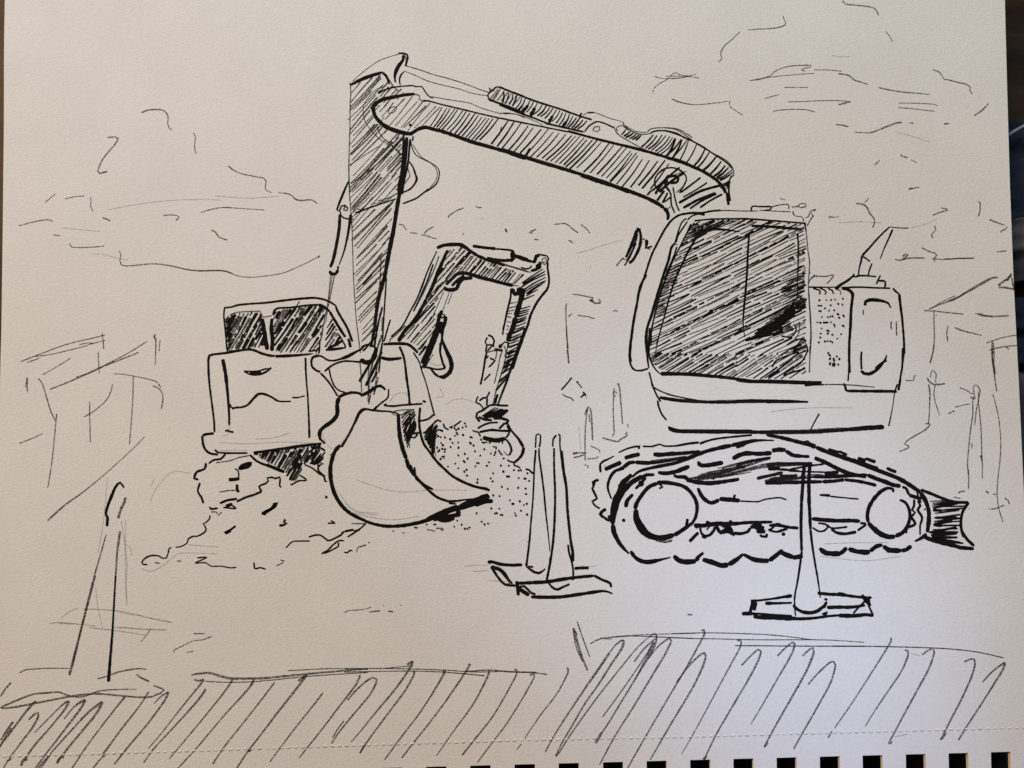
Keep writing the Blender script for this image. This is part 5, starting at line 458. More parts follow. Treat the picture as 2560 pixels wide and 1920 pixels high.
draw('arm_cylinder', small, 'i196,223,196:-411 435 -19 -41 -7 -41 -13 -48;i96c:-420 397 7 17 17 -7 -7 -13 -13 -4;i182:-392 401 -7 -48 -24 -55;i234,263,316:-409 366 -27 -54 -21 -55 -27 -68 -27 -48;i255,289,255:-430 346 -27 -75 -40 -89 -34 -61;i141:-386 397 -6 -37 -17 -42;i96,141:-402 346 -11 -48 4 -48;i119,196,244:-409 250 21 -54 24 -55 10 -41;i119:-402 339 -12 -82 -8 -68 13 -55 14 -47;i96:-423 243 1 -61 17 -55;i196:-490 155 -27 -62;p70:-504 141 34 -20 34 -14 34 20;d55:-463 175 -27 -41 -20 -34;i96:-548 202 17 14 27 41;i289,254,162:-441 330 -30 -75 -27 -62 -27 -75;i119:-532 91 54 95;i162,210,255:-410 255 27 -62 21 -41 10 -47;i254,255,182:-352 112 -13 -41 -38 -31 -27 3;i141:-430 43 -27 21 -21 30;i119:-505 98 27 -4 34 -8 41 4 12 8;i119:-391 94 -19 38 -14 61 4 48')
draw('bucket_cylinder', small, 'i119:-141 289 24 -10 12 -24 -6 -28 4 -10;i96:-145 275 -13 -27 10 -21 -7 -34 7 -7;i96:-151 227 34 4 -28 -38;i119:-148 193 -10 -47 -7 -48 -10 -55 -10 -47;d75:-148 186 44 11 14 -4 -7 -47;i96:-158 146 20 20;i119:-131 152 27 -10;i96:-97 142 -20 -24 -21 -20;i96:-127 60 -38 -40;i141:-104 207 41 -10 7 7;i96:-77 221 14 6 20 21 21 -7 0 -27;i119c:-77 224 11 7 3 -14 -10 -3;d75:-56 200 -14 -41 -13 -68 -21 -88;d75:-49 227 13 -34 -7 -34')
draw('bucket', small, 'i96:-199 -72 -13 -34 27 -14 14 -20 3 -20;i119:-192 -99 21 17 23 3 0 -47;i96:-148 -79 17 34;i141,119,141:-22 -126 -41 0 -61 3 -47 -31 -34 -16 -4 -24 21 -27;i61,88,94:-96 -137 -40 -26 -40 -27;i70,104,110:-80 -140 -43 -26 -44 -26;i74,112,119:-63 -146 -51 -25 -50 -25;i91,143,152:-51 -147 -52 -27 -52 -26;i64,93,99:-39 -149 -47 -24 -46 -24;i77,117,125:-27 -149 -45 -24 -45 -23;i66,98,104:-23 -152 -39 -22 -38 -23;i75,114,121:-22 -154 -32 -21 -31 -21;i66,98,104:-21 -155 -24 -20 -25 -19;i141,162,119:-198 -194 40 -14 41 -3;i162:-110 -201 47 0 41 -14 -20 -20;i119:-83 -225 -48 -3 -40 -14 -31 -19;i141:-191 -282 33 7 41 6 54 -5 55 -1;i141:-42 -228 -34 -34;i255,263,244:-171 -313 34 -10 47 -7 54 11;i119:-36 -316 21 34 -14 40;i119,141,196:-29 -228 27 -47 41 -48 27 -47;i210,162,96:69 -370 -10 -41 -20 -27 -27 -23 0 -17;i96,162,119:-36 -323 21 -27 12 -40 -16 -27;d64:-49 -394 27 -27')
draw('drawn_spoil_heap', book, 'i119:-520 -289 17 10 13 17 21 20 33 31 21 -10;i96:-402 -231 7 -24 24 -14;i96:-368 -255 21 7;i96:-341 -248 27 20 17 13;i96:-232 -272 20 -7 14 -3 13 -27;i60,87,92:-489 -264 -13 -26 -13 -25;i72,109,116:-473 -249 -18 -40 -18 -41;i74,112,120:-462 -243 -19 -45 -20 -45;i53,76,80:-450 -241 -24 -52 -23 -51;i67,100,106:-440 -236 -27 -57 -26 -57;i65,95,100:-435 -244 -27 -54 -27 -54;i59,86,91:-434 -264 -28 -47 -29 -47;i73,110,117:-438 -291 -25 -34 -25 -34;i82,128,136:-443 -307 -20 -35 -20 -34;i58,82,88:-449 -331 -13 -29 -12 -29;i56,80,85:-451 -351 -10 -27 -11 -26;i78,119,127:-453 -374 -6 -22 -6 -23;d55:-449 -323 -3 -67 7 -34;i96:12 -478 20 -3 17 -12;i119:79 -498 21 -4 13 -13 14 -10;i96:-29 -444 21 -10 20 -4;i96:-113 -367 23 -3 -6 -14;i96:-80 -384 11 -20 13 -13;i119:-178 -340 21 -6;i96:-415 -427 21 6 -7 -17;i123,136,108:-415 -275 7 0 6 -1;i108,121,96:-437 -270 5 1 5 2;i118,133,105:-422 -274 7 2 6 2;i141,156,127:-438 -308 6 2 6 3;i112,125,99:-423 -313 5 2 4 3;i147,161,132:-398 -313 5 0 6 1;i146,160,131:-368 -326 6 3 6 3;i145,160,130:-352 -348 5 3 4 2;i140,154,125:-320 -343 5 0 5 0;i151,166,136:-364 -368 5 -1 5 0;i156,172,140:-320 -372 7 -1 6 -2;i156,172,140:-444 -374 6 1 5 0;i140,154,125:-431 -387 6 0 6 0;i117,131,103:-419 -348 4 2 5 1;i154,170,139:-411 -360 6 2 7 2;i148,163,133:-413 -383 5 3 6 2;i130,143,115:-399 -384 7 2 6 2;i124,138,110:-400 -399 6 2 5 2;i113,126,100:-339 -302 5 -1 5 0;i130,143,114:-328 -289 4 3 5 3;i153,168,137:-325 -297 5 3 5 3;i115,129,102:-343 -257 6 -2 5 -1;i142,156,127:-320 -260 7 -2 6 -2;i122,136,108:-295 -255 5 0 6 0;i124,138,110:-275 -249 6 1 5 0;i155,171,140:-281 -234 5 3 4 3;i123,136,108:-333 -271 6 2 6 3;i142,157,128:-293 -297 7 -2 6 -2;i117,131,103:-249 -311 7 0 6 0;i153,168,137:-240 -314 5 1 4 2;i127,140,112:-251 -345 5 2 5 2;i157,173,141:-249 -347 7 -1 7 -2;i149,163,134:-231 -359 6 -1 6 -1;i136,150,121:-222 -396 5 2 5 3;i135,149,120:-168 -384 6 2 6 1;i153,169,138:-282 -409 6 0 6 -1;i154,170,139:-319 -420 5 3 4 2;i144,159,130:-265 -437 6 1 6 0;i148,163,133:-191 -417 5 -2 5 -1;i121,135,107:-129 -407 5 0 6 -1;i156,171,140:-103 -404 5 0 5 0;i155,171,140:-108 -415 5 -1 4 -1;i114,128,101:-101 -398 5 1 5 1;i111,125,98:-289 -451 6 0 7 0;i143,157,128:-281 -456 5 -1 5 0;i114,128,101:-337 -465 5 -1 5 -1;i110,123,97:-379 -484 5 1 5 0;i145,159,130:-319 -492 5 0 4 1;i140,154,125:-272 -501 7 -1 6 -1;i153,168,138:-285 -512 6 0 6 1;i113,127,100:-269 -536 7 1 7 0;i154,169,138:-209 -465 4 2 5 1;i138,151,123:-199 -465 4 2 5 2;i146,161,132:-219 -482 4 1 5 1;i119,133,105:-153 -480 6 2 6 1;i109,122,96:-140 -457 6 -1 6 0;i144,159,130:-71 -476 6 -1 6 0;i113,126,100:-55 -439 6 3 6 2;i115,128,101:-24 -480 5 2 6 2;i122,136,108:5 -502 7 -2 6 -1;i156,171,140:33 -505 6 -1 6 -1;i155,170,139:47 -507 5 2 5 2;i149,164,134:-57 -515 7 3 6 3;i157,173,141:-115 -524 5 2 5 2;i156,171,140:-35 -541 6 0 6 0;i138,151,122:-25 -542 6 1 7 2;i154,169,139:35 -551 4 2 4 2;i147,162,133:67 -553 6 1 5 1;i129,142,114:74 -553 5 -1 6 -1;i128,141,113:83 -520 7 -2 6 -1;i109,122,96:94 -569 6 3 5 3;i150,165,135:-130 -552 5 0 6 -1;i112,126,99:-120 -571 7 2 6 2;i136,150,121:-206 -556 5 -2 5 -1;i140,154,125:-210 -575 7 -1 7 -1;i126,140,111:-65 -599 6 -2 6 -1;i140,154,125:-30 -615 5 2 5 2;i153,169,138:30 -604 5 -2 6 -2;i118,132,105:73 -613 6 2 7 1;i125,138,110:76 -642 7 -1 6 -1;i144,159,130:-116 -650 6 0 6 1;i114,128,101:-78 -658 5 3 5 3;i129,143,114:-17 -678 5 -1 5 0;i144,159,129:39 -684 7 -1 6 0;i131,144,116:-4 -700 6 0 6 0;i147,161,132:2 -701 6 1 6 0;i109,122,96:65 -710 4 3 5 3;i147,161,132:80 -697 6 -2 6 -2;i128,141,113:-126 -730 5 3 5 3;i132,145,116:-78 -729 4 2 4 2;i125,138,110:47 -743 5 3 6 2;i123,137,109:13 -755 4 1 5 1;i130,144,115:17 -772 5 3 5 4;i151,167,136:81 -763 6 1 7 1;i132,145,116:-104 -756 4 1 5 1;i136,149,120:-95 -758 6 4 5 4;i109,122,96:-72 -765 6 1 7 1;i152,167,137:-61 -765 5 1 5 1;i133,146,117:-211 -753 5 -1 5 -1;i119,133,105:-437 -398 5 2 6 2;i130,143,114:-424 -442 6 3 6 3;i134,147,118:-427 -270 5 1 5 2;i155,171,140:-360 -256 6 1 6 1;i143,158,129:-342 -246 5 1 5 1;i135,148,120:-187 -325 6 -1 6 -2;i143,157,128:-155 -342 4 2 4 3;i123,137,109:-137 -341 7 -2 6 -2;i141,155,126:-82 -340 6 0 5 1;i152,167,137:-61 -342 5 -1 5 -1', 'dotted heap of soil drawn beside the big bucket')
draw('drawn_rubble', book, 'i96:-1214 -471 47 -21 41 -33 34 -14 -7 7;i96:-1241 -532 41 -30 -47 -4 -41 -23 -6 6;i119:-1127 -471 -6 -34 34 -34 7 -27 10 -6;i162:-1461 -757 33 17 47 26 10 21 -17 -7 -13 -27 -47 -27;i119:-1461 -757 27 -4;i196:-1091 -663 14 6;d75:-1765 -767 4 -17 -10 -14;i75,96,75:-1760 -767 -3 -18 -23 -24 -13 -5 17 -32 -16 -23 -41 -20 -13 3 -34 -16 -6 -24 -33 -20 -34 -5;i75,96,96:-1983 -951 -13 -8 -6 -30 -10 -24 -20 -2 -24 14 -44 2 -33 -14 -21 -25 8 -12 25 -1;d75:-2079 -1040 31 -3;d75:-1951 -1030 26 -1;i96,75,75:-1831 -1012 55 4 -34 -18 -34 -17 62 3 30 -20 57 0 61 -10 30 4;i96:-1501 -1038 5 -37 30 7 33 -10;d75:-1371 -1058 33 15 12 13 -22 6;i119:-1610 -827 -34 -25 -30 -14 7 -6 30 16;i141:-1321 -789 -10 -16 17 -7 -20 -11 -23 -2;i75,96:-1317 -955 38 36 47 4 54 0;p47:-1885 -936 74 -7 108 -6;p47:-2152 -1076 54 -14 53 24 47 36 67 44 222 -3;i119:-1815 -654 14 -42;i96,119,96:-1185 -892 34 11 34 0 27 -18 17 -14 20 4 57 30 13 17 61 13;i141:-973 -859 51 10;i96:-986 -876 -3 14 10 -4;d75:-936 -814 81 1 19 14;i96:-852 -815 -50 -41 -57 -36;i119:-922 -859 37 11;i96:-979 -913 -30 0 -40 -30 -24 -26 -37 -17 27 3 41 20 30 17 3 23;i96:-978 -979 17 -4 20 15 13 -5;d75,75:-904 -969 6 16 51 16;d75:-908 -973 7 -6;i96:-837 -924 8 1;i96:-1074 -812 20 0 24 0 -27 15;d75:-696 -852 9 -10;d75:-642 -868 17 0;i96:-571 -837 23 -2;d75:-497 -848 50 -10;d85:-443 -841 44 -1;d75:-416 -850 20 -1;i96:-460 -819 20 0;i116,130,102:-502 -818 5 -1 5 -1;i110,123,97:-342 -833 5 1 5 1;i123,137,108:-323 -800 4 3 4 2;i145,160,131:-299 -820 5 -1 6 0;i144,159,130:-281 -846 6 2 6 3;i139,153,124:-265 -845 5 1 5 2;i114,128,101:-254 -839 6 2 6 3;i135,149,120:-212 -756 5 1 4 1;i139,153,124:-127 -726 6 0 6 0;i121,135,107:-105 -755 6 0 5 0;i119,133,105:-182 -806 5 3 5 3;i155,171,140:-165 -822 5 3 5 3;i127,141,112:-145 -816 5 2 6 1', 'rough broken outline of rubble drawn below the smaller excavator')
draw('drawn_traffic_cone', book, 'i96,75,119:136 -374 3 37 2 38 14 6 11 -6 -1 -44 -6 -27;i119,96,141:139 -385 -8 -87 -4 -94 -6 -121 -11 -121 -10 -120 -10 -81 -7 -53;i96,119,55:158 -374 0 -44 13 -94 14 -108 13 -141 13 -114 10 -100;d75:90 -918 13 -7;i96,182,75:83 -1062 27 -20 20 -13 27 -6 20 12 17 15;i119:93 -1062 31 -3;i182,196,182:-140 -1039 18 5 57 -15 61 -5 64 2;i223:-142 -1039 20 5;i162,141,141:-122 -1062 37 -57 44 -46 64 -7;i244,223,119:-105 -1069 33 -10 27 -26 27 -37 20 -20;i119:-122 -1062 23 0;d75:-48 -1165 37 6', 'left of the two tall traffic cones drawn side by side in the middle')
draw('drawn_traffic_cone', book, 'i96,119:238 -367 3 44 19 24;i96:270 -293 10 -6 0 -51 3 -47;i119,141,141:246 -374 0 -118 5 -128 -2 -148 -7 -120 -11 -94 -17 -100 -13 -60;i119:221 -1012 0 -43;i182,162,182:288 -389 12 -110 17 -107 6 -121 10 -108 10 -87 10 -60 0 -53;i119:326 -935 6 -47 17 -60 7 -53 -2 -47;i96,182,119:211 -1155 23 -27 27 -13 31 13 43 19;i182,223,162:36 -1159 81 4 87 5 81 13 87 12 105 10;i162:477 -1114 43 -23 51 -22 6 -24;i196,210,96:110 -1237 81 -2 94 2 87 12 88 13 67 9 33 -6 24 -10;i223,196:28 -1145 5 -44 4 -40;i255,244:39 -1189 31 -20 30 -18;i141:43 -1179 27 4 20 -17 23 -23 24 -7;i119:33 -1175 13 -7;i182:362 -1074 38 4 47 0;p47:-146 -1142 128 -7;p47:393 -1065 101 6', 'right of the two tall traffic cones drawn side by side in the middle')
draw('drawn_traffic_cone', book, 'i210,196,162:1708 -476 -8 -91 -9 -95 -6 -124 -1 -87 2 -102;i141,119,75:1686 -975 -12 -86 -16 -94 -15 -73 -3 -57 5 -65;i234,210,182:1740 -473 -6 -94 -1 -95 3 -95 3 -94;i162,119,75:1739 -851 10 -95 13 -94 13 -79 10 -72 5 -51;i119:1689 -553 19 73;i162,234,182:1631 -1285 18 -18 36 -20 51 -5 44 14 29 25;i223,141:1805 -1303 23 39;i162:1814 -1249 18 -6;i223:1631 -1285 15 -4;i196,196,141:1774 -1215 65 -7 73 -2 73 -11 87 -7;i244:1890 -1219 51 -9;i141:2032 -1224 40 -43 10 -22;i223:2036 -1238 43 -29;i196:2043 -1249 36 -36;i119:2072 -1235 15 -5 -30 -16 -44 -40 -33 -36;i210,210,141:1827 -1298 70 2 72 0 81 11;i119:2068 -1285 14 -29 14 -32;i254,182,141:1532 -1354 73 -5 72 -4 73 4 73 10 73 6;i244,234,182:1892 -1344 76 -2 51 3 30 4 50 -5;i96:1798 -1336 33 13 -4 -11 -22 -7 11 -8;i119,162:1418 -1259 88 10 120 20;i210:1587 -1238 39 9;i223,119:1469 -1274 50 0 107 3;i223:1333 -1334 64 2;i182:1398 -1259 -7 -33 -10 -34;i223:1415 -1262 -11 -54;i119:1385 -1259 37 3;i162:1391 -1272 14 -14 -7 -26;i162:1377 -1312 14 -20 33 -6;i119:1404 -1332 221 -15;i255,255,255:1400 -1349 37 -5 81 -2 113 -6', 'tall traffic cone drawn in front of the crawler track')
draw('drawn_traffic_cone', book, 'i96,182,141:-2265 -607 -24 31 -25 -23 -23 -54 -22 -61 -9 -40 14 -33;f162:-2255 -661 -5 -26 -15 -27 -22 -70;i182,162:-2358 -780 -2 -51;f96:-2373 -763 17 -21;f75,96,119:-2364 -877 -38 -141 -37 -140 -37 -160 -34 -159 -34 -152;f141,96,119:-2284 -856 -14 -128 -7 -154 -7 -167 -4 -159 -10 -160;p59:-2278 -797 23 -134 15 -120 -4 -134 9 -100;p59:-2617 -1361 53 43 47 15;p70:-2490 -1308 128 -3 134 -17 135 -33 121 -22;p70:-2683 -1391 54 7 87 -7 128 -13;p94:-2629 -1388 87 -4;p70:-2454 -1414 128 -13 100 -14 101 -16;p70:-2313 -1411 154 -10 155 -6;p70:-2151 -1497 27 33 32 47;p47:-2419 -1185 16 -120 29 -112;p47:-2364 -548 -16 -236 -29 -200;p47:-2255 -931 34 -27 7 -40;f96,119,162:-2422 -1114 -37 -150 -40 -159 -31 -133 -31 -131;i96,119,196:-2305 -1114 -6 -170 -7 -166 -9 -145 -7 -129;f75,75,55:-2849 -1673 30 17 57 6 87 4 114 -1;f75,96,75:-2399 -1706 59 15 60 23 67 14 53 6 44 -4;f119:-2172 -1681 17 -14 57 -27;f96,119,75:-2074 -1744 61 -25 -17 -18 -36 -13 -10 -8 -81 -3 -80 6 -147 13 -81 -3 -93 -12 -133 -26 -133 -26 -94 -14 -36 2 36 18 66 28 86 31 74 7 73 5 34 -12 40 -13 54 -3 47 13 53 20 66 8 107 3;f55:-2218 -1766 47 1;f119,96:-2898 -1729 -29 -32 -29 -46', 'large traffic cone drawn with its base cut by the left edge of the page')
draw('drawn_traffic_cone', book, 'f75:441 -147 -11 -101 -3 -102 1 -98;f96:427 -181 9 27 12 21 11 -14 7 -40 5 -143;f96:444 -140 -7 -27;f75:452 -174 4 -51;f75:460 -362 54 -27 -2 -15;f75:440 -439 51 5 16 11;f119:355 -407 27 7;f75:355 -412 34 9 47 0;f96:359 -430 30 5 34 14;f85:423 -471 23 -10 -6 -11;p47:390 -248 13 -136', 'small pointed cone drawn in thin lines left of the track')
draw('drawn_traffic_cone', book, 'f119,96,75:621 6 10 -31 7 -81 9 -129;f96:601 -25 -6 -34 12 -16;f75:594 -42 24 -10;f75:597 -52 -4 -108 5 -126;f75:600 -288 -17 -21;f96:528 -315 31 -9 61 -14 13 12 44 25;f75:676 -282 -15 -10 16 -7;f75:676 -235 5 -20', 'small open topped cone drawn under the cab front')
draw('drawn_traffic_cone', book, 'f75,75:2628 -22 31 -12 20 -10 13 -12 10 2;f75:2715 -88 -6 37 1 38 11 11 13 -11 12 -24 -7 -34 -4 -20;f119:2688 -81 14 3 4 -17;f75:2701 -98 -1 -75 -16 -101 -13 -102 -9 -101 6 -54 -3 -81;f75:2737 -44 -2 -47 -15 -68 -10 -81;f75:2733 -91 10 -116 4 -101 0 -108 3 -81;f55:2748 -497 -1 -57;f96:2665 -497 1 -34;f75:2691 -345 -1 -34;f96:2733 -423 10 1 4 -28;f64:2684 -117 -41 -7 -48 -13;f75:2595 -156 -38 -17;f96:2645 -626 -27 -2 -13 -11;f75:2574 -659 43 -10;f96:2764 -625 20 -12;f75:2807 -644 27 1;f75:2792 -731 40 8 41 17;f75:2874 -665 20 -14 8 -23;f75:2780 -726 5 -3;f75:2663 -727 6 -2', 'thin tall cone drawn behind the dozer blade')
draw('drawn_traffic_cone', book, 'f75:2481 235 -8 -47 -18 -68;f75:2455 38 9 34 10 10 16 -22 -3 -32;f96:2437 38 9 -21 30 -20 14 -1 51 6;f75:2490 4 -7 20;f119,75,75:2445 0 6 -51 -3 -67 -5 -82 -4 -30;f64:2483 -6 -8 -45 6 -54 25 -78;f85:2419 -232 30 -5 -33 -34 -55 -30 -48 -31 -17 -20 23 -10 4 -7 -31 -17 -26 -9;f75:2308 21 50 1 2 23 12 5', 'thin short cone drawn just right of the engine housing')
draw('drawn_site_sign', book, 'i96:288 -35 35 38 28 36;i119:377 13 13 -2;d75:384 9 27 -32;d75:295 -57 17 -15 34 -10 16 -17;i96:402 -80 29 28;i96:416 -45 18 -27;d75:434 -82 4 -5;d75:360 30 3 -2', 'tiny diamond shaped sign drawn between the excavators')
draw('drawn_house', book, 'f75,96,75:2454 440 48 22 82 31 104 51 76 42 68 37;f119:2577 490 35 13 55 31;f55:2474 448 62 38 76 34;f75:2426 433 55 -2 88 -10 88 -9;f47:2726 414 47 2;f85:2743 411 37 -7 47 -5;f75:2484 431 0 -71 0 -76 -4 -68 -12 -54 -13 -41;f96:2497 409 2 -6;f75:2567 342 -9 -37 4 -55;f96,96,55:2607 332 41 -17 55 -14 61 -15;f75:2551 738 83 4 95 2;f75,96,119:2656 532 83 48 69 38 35 11 24 0;f119:2866 580 31 24 28 21 24 27;f162:2917 611 29 34;f119:2869 570 34 0 61 -12;f75,119:2949 631 2 -30 10 -42;f96:2742 412 34 -9 54 -5 96 5;f75:2824 974 40 -17 48 -16;f85:2929 931 -11 -14 -28 -13 4 -9;f75:2864 781 30 4 28 1', 'gabled house drawn in thin lines at the right edge')
draw('drawn_post', book, 'f64:2789 241 59 21 61 17 62 9;f75:2805 198 35 12 61 11 75 6;f75:2898 221 13 -7 11 -10;f75:2824 258 -4 -68 4 -68 12 -68;f75:2830 245 3 -69 -2 -54 5 -55;f75:2827 194 -4 -34 9 -61 5 -44;f75:2824 222 -3 -68 7 -69 8 -68 7 -61;f64:2820 -57 20 -82 14 -88 6 -115 -7 -101 -16 -122 -6 -80 8 -81 23 -80', 'thin post with two cross bars drawn at the right edge')
draw('drawn_shed', book, 'f75:356 531 41 -6 41 -8 41 -8;f141,119:455 492 30 -6;f96:455 492 24 11 -11 -12 17 -14 31 2;f96:511 503 9 -17 -7 -14;f75:320 477 -3 -35 1 -69 5 -89 3 -82;f85:324 202 4 -34 5 -47;f75:332 397 20 19;f75:384 406 33 -5 34 -4 20 -9 17 -1;f75:594 427 14 6 14 -5;f85:320 330 3 -62 6 -61;f85:328 200 2 -34 3 -44', 'faint outline of a shed drawn left of the cab')
draw('drawn_roof_frame', book, 'f64:-2890 130 71 29 81 31 81 31 88 26 88 20 85 22;f64:-2849 126 71 26;f55:-2805 161 88 12 88 20 95 24 67 21 75 20;f55:-2545 231 37 9 48 1;f64:-2412 301 6 -39 5 -55;f55:-2756 54 75 44 87 54;f64:-2433 190 4 -65 5 -61;f75,96,55:-2712 -31 87 34 108 47 94 44 67 35 101 54 108 68;f75:-2558 40 54 17 81 37 94 38 135 54;f75:-2780 33 23 -30 25 -75 29 -88 30 -58;f64:-2668 -173 -6 -75 -7 -102 -11 -121 -19 -135;f75:-2847 40 -7 -61;f64:-2845 40 1 -88;f64:-2883 -348 62 25 74 33;f64:-2477 -103 2 -78 7 -159;f64:-2346 -1 -6 -37 -26 -54 -40 -41 -40 -31 -51 -29;f47,75:-2337 60 51 -2 82 -15 81 -17 41 -17 21 -30;f75:-2110 -11 29 -10 24 -21 9 -30 -1 -34 -7 -41;f64:-2224 50 0 -129 -6 -136 -9 -135;f119,75,55:-2108 287 12 -25 1 -69 -1 -81;f75:-2107 289 15 3;f64:-2070 258 -5 -65;f47,64,119:-2150 -308 -67 -69 -100 -94 -99 -88 -100 -81 -93 -67 -99 -89;p47:-2110 -687 26 67 53 68 53 40 108 -10;p47:-2111 -599 26 54', 'sketchy roof frame drawn in thin lines at the left edge')
draw('drawn_trees', book, 'f96,75,55:-2204 1614 29 15 55 6 41 -4 25 -20 9 -28 -3 -34 9 -25 17 -12;f96,75,96:-2402 1466 44 3 18 -10 -17 -32 -40 -49 -34 -45 -21 -49 -5 -21 11 -12 46 11;f51:-1893 1494 11 -22 -3 -49 2 -35 7 -19;f51:-2767 1076 26 21 36 32;f51:-2649 1097 51 12 65 6;f55:-2497 1109 4 -26 -3 -28 15 -31;f75:-2424 986 25 -9 24 -13;f64:-2712 882 39 -5;f64:-2618 833 13 -20 28 -6 89 2 79 7;f64:-2064 998 37 4 42 -4 15 -9 -20 -21;f64:-1842 1016 48 15 54 12 42 4 40 -4;f75:-1780 911 22 -8 28 -34 49 -18;f55,75,96:-2321 789 11 -24 -6 -34 7 -24 28 -9 61 4 62 6 54 2 62 -7 62 -12 61 -15 76 -7 68 1 61 0 35 -7 26 -11;p47:-2397 1031 82 17 102 18 144 18 164 9 178 -2;p47:-2669 927 117 -13 116 -11;p47:-2494 769 89 -4 55 -17 82 -16;f75:-1684 1296 27 -25;f55,75,55:-2918 936 60 17 61 14 51 6 16 -3 13 -8;f55,75,55:-1683 1296 39 -31 48 -19 69 -14 55 -11 14 -15 -3 -25 -2 -21 12 -15 27 -9;f55,96,75:-1385 1134 44 -3 35 -12 20 -21 28 -10 72 3 32 -21;f47:-1710 1048 41 -3 83 -6 123 -8;f55:-1889 672 55 -5 61 4 55 -1 48 -9 34 -16 41 -11 62 -3 68 6 68 9 68 17 68 31 62 29 65 36;f75:-1148 746 14 13;p47:-1759 1115 206 -13 171 13', 'loose squiggles of distant trees at upper left')
draw('drawn_trees', book, 'f75:-670 944 12 2 14 -6 19 -29;f75:-603 896 45 -5;f75:-538 883 31 -5 27 -10 35 -9;f96,75:-519 888 12 18 44 27;f75:-379 985 5 11 45 31 41 16;f75:-216 1051 17 -5 20 0;f96:-180 983 4 -2;f75:-290 894 2 -11;f119:-38 920 6 -22;f75:-55 949 2 -1;f75:32 864 4 -2;f96:-40 920 7 -22;f96,75:142 917 -24 -11 -16 -11 21 -3;f75:131 857 14 -4 12 2;f75:249 945 26 3 34 3 28 -13 27 -25 27 -18;f75:407 945 32 -25 21 -28;f85:334 851 28 -16;f75:462 698 4 -2;p47:377 771 76 21 102 34 103 28', 'short squiggles of distant trees between stick and cab')
draw('drawn_trees', book, 'f47:847 1836 42 -12 49 -3 62 4 68 13;f51:837 1737 7 24 31 28 49 28 35 32 17 10 24 -14 68 -10;f47:950 1698 49 -21 68 -10;f47:916 1836 124 0 76 -12;f47:915 1821 69 3 63 11 48 13;f51:949 1698 48 -17 48 -14 62 -3 83 8 69 8 40 6 -7 -19 8 -18 34 -24 38 -24;f55,75,55:1410 2117 61 5 69 3 59 9 35 14 0 17 -11 21 -2 16;f55,75,55:1361 2106 -36 -36 -49 -42 -24 -32 -8 -28 8 -24 -11 -14 -14 -9;f64,96,55:1415 1810 52 7 49 12 24 9;f55,75:1540 1838 24 25 42 21 55 13 63 5 58 -1 -3 -10 -42 -8 -12 -7 22 -10;f47:1523 1828 55 7 69 7 83 7 72 4;f55:1622 1768 65 1 75 -2;f51:1506 1700 36 12 48 12;f55,47:1641 1681 100 3 104 4 103 0 67 -5;f96:1944 1664 35 9 36 10;f51,64:1554 1624 49 8 75 4 76 -4 48 -12;f51:1800 1874 82 0 83 -8;f85:1925 1545 41 -5 34 -9;f75:1976 2296 18 -21 38 -5 62 -6 49 -7 30 -14 19 -39;f47:2230 2110 27 -36 16 -32;f75,96,55:1944 1850 33 -2 34 -10 27 -24 41 -14 41 -14;f75,75,55:2183 1767 68 -15 82 -13 55 -4 100 -9;f55:2301 1673 86 0 90 -4 41 -4 13 -9;f55:2297 1647 89 -8 127 -15;f55,96,119:2033 1498 89 -4 42 12 62 25 55 21 38 6;f75:2363 1555 26 -3;f119,55:2567 1550 14 -2 18 1;f75:2507 1875 36 -12 20 -25 13 -21 21 -3 55 -14 55 -14 23 -18 -4 -17 15 -23;f55,96,75:2835 1670 -36 -38 -50 -35;f75:2312 1367 -3 -10 41 -14;f51:2367 1332 35 -17;f64:2181 1329 -31 -31;f119,55:2348 1157 22 3 43 7;p47:1909 1961 56 -7 48 2;p47:2280 1499 103 -28 102 -34;f96,55:1872 982 11 10 20 -5 31 4;f119,75:2037 1070 25 -2 27 -8 14 -16 13 -31 23 -28 7 -27 -14 -32;f64:2111 1108 -4 -16 -21 -17;f75:2489 999 38 17 54 16 -41 12;f75:2760 1083 12 -8 -3 -55 -11 -28;f75:2498 937 8 -21 -26 -34 8 -19;f64,96:2260 737 29 -6 61 13 86 0;f96:2306 754 18 14 15 -4 -12 -13 -31 -20;f64:2479 742 56 -5 55 1 68 6 70 0;f75:2420 807 34 -18 47 -18 7 -10 -17 -21 6 -20;f55:2826 973 42 -15;p47:1937 954 123 7 123 -7;p47:2361 926 96 25 56 27', 'loose squiggles of distant trees at upper right')
draw('drawn_ground_mark', book, 'f64:-1847 -1448 67 1;f75,47,75:-1739 -1463 -50 -19 -60 -8 -60 -28 -53 -27 6 -9;f55:-1885 -1556 40 8;p47:-2275 -1329 135 -20 155 -34;p47:-2273 -1409 134 -13 128 -7;p47:-2151 -1495 59 79;p47:-2252 -789 2 -267 14 -200', 'faint slanted dashes drawn right of the large left cone')
draw('drawn_ground_mark', book, 'f55,55,64:-975 -1329 20 12 50 4 54 7 33 9;f96:-831 -1324 67 8;f96:-720 -1320 30 -1;f75:-747 -1283 2 -8;f55:-650 -1283 10 -6;p47:-281 -1060 81 5 60 2;p47:-227 -1090 94 4', 'row of short dashes drawn on the ground below the bucket')
draw('drawn_ground_mark', book, 'f96:1018 -1338 13 -2 14 1', 'single short dash drawn left of the cone in front of the track')
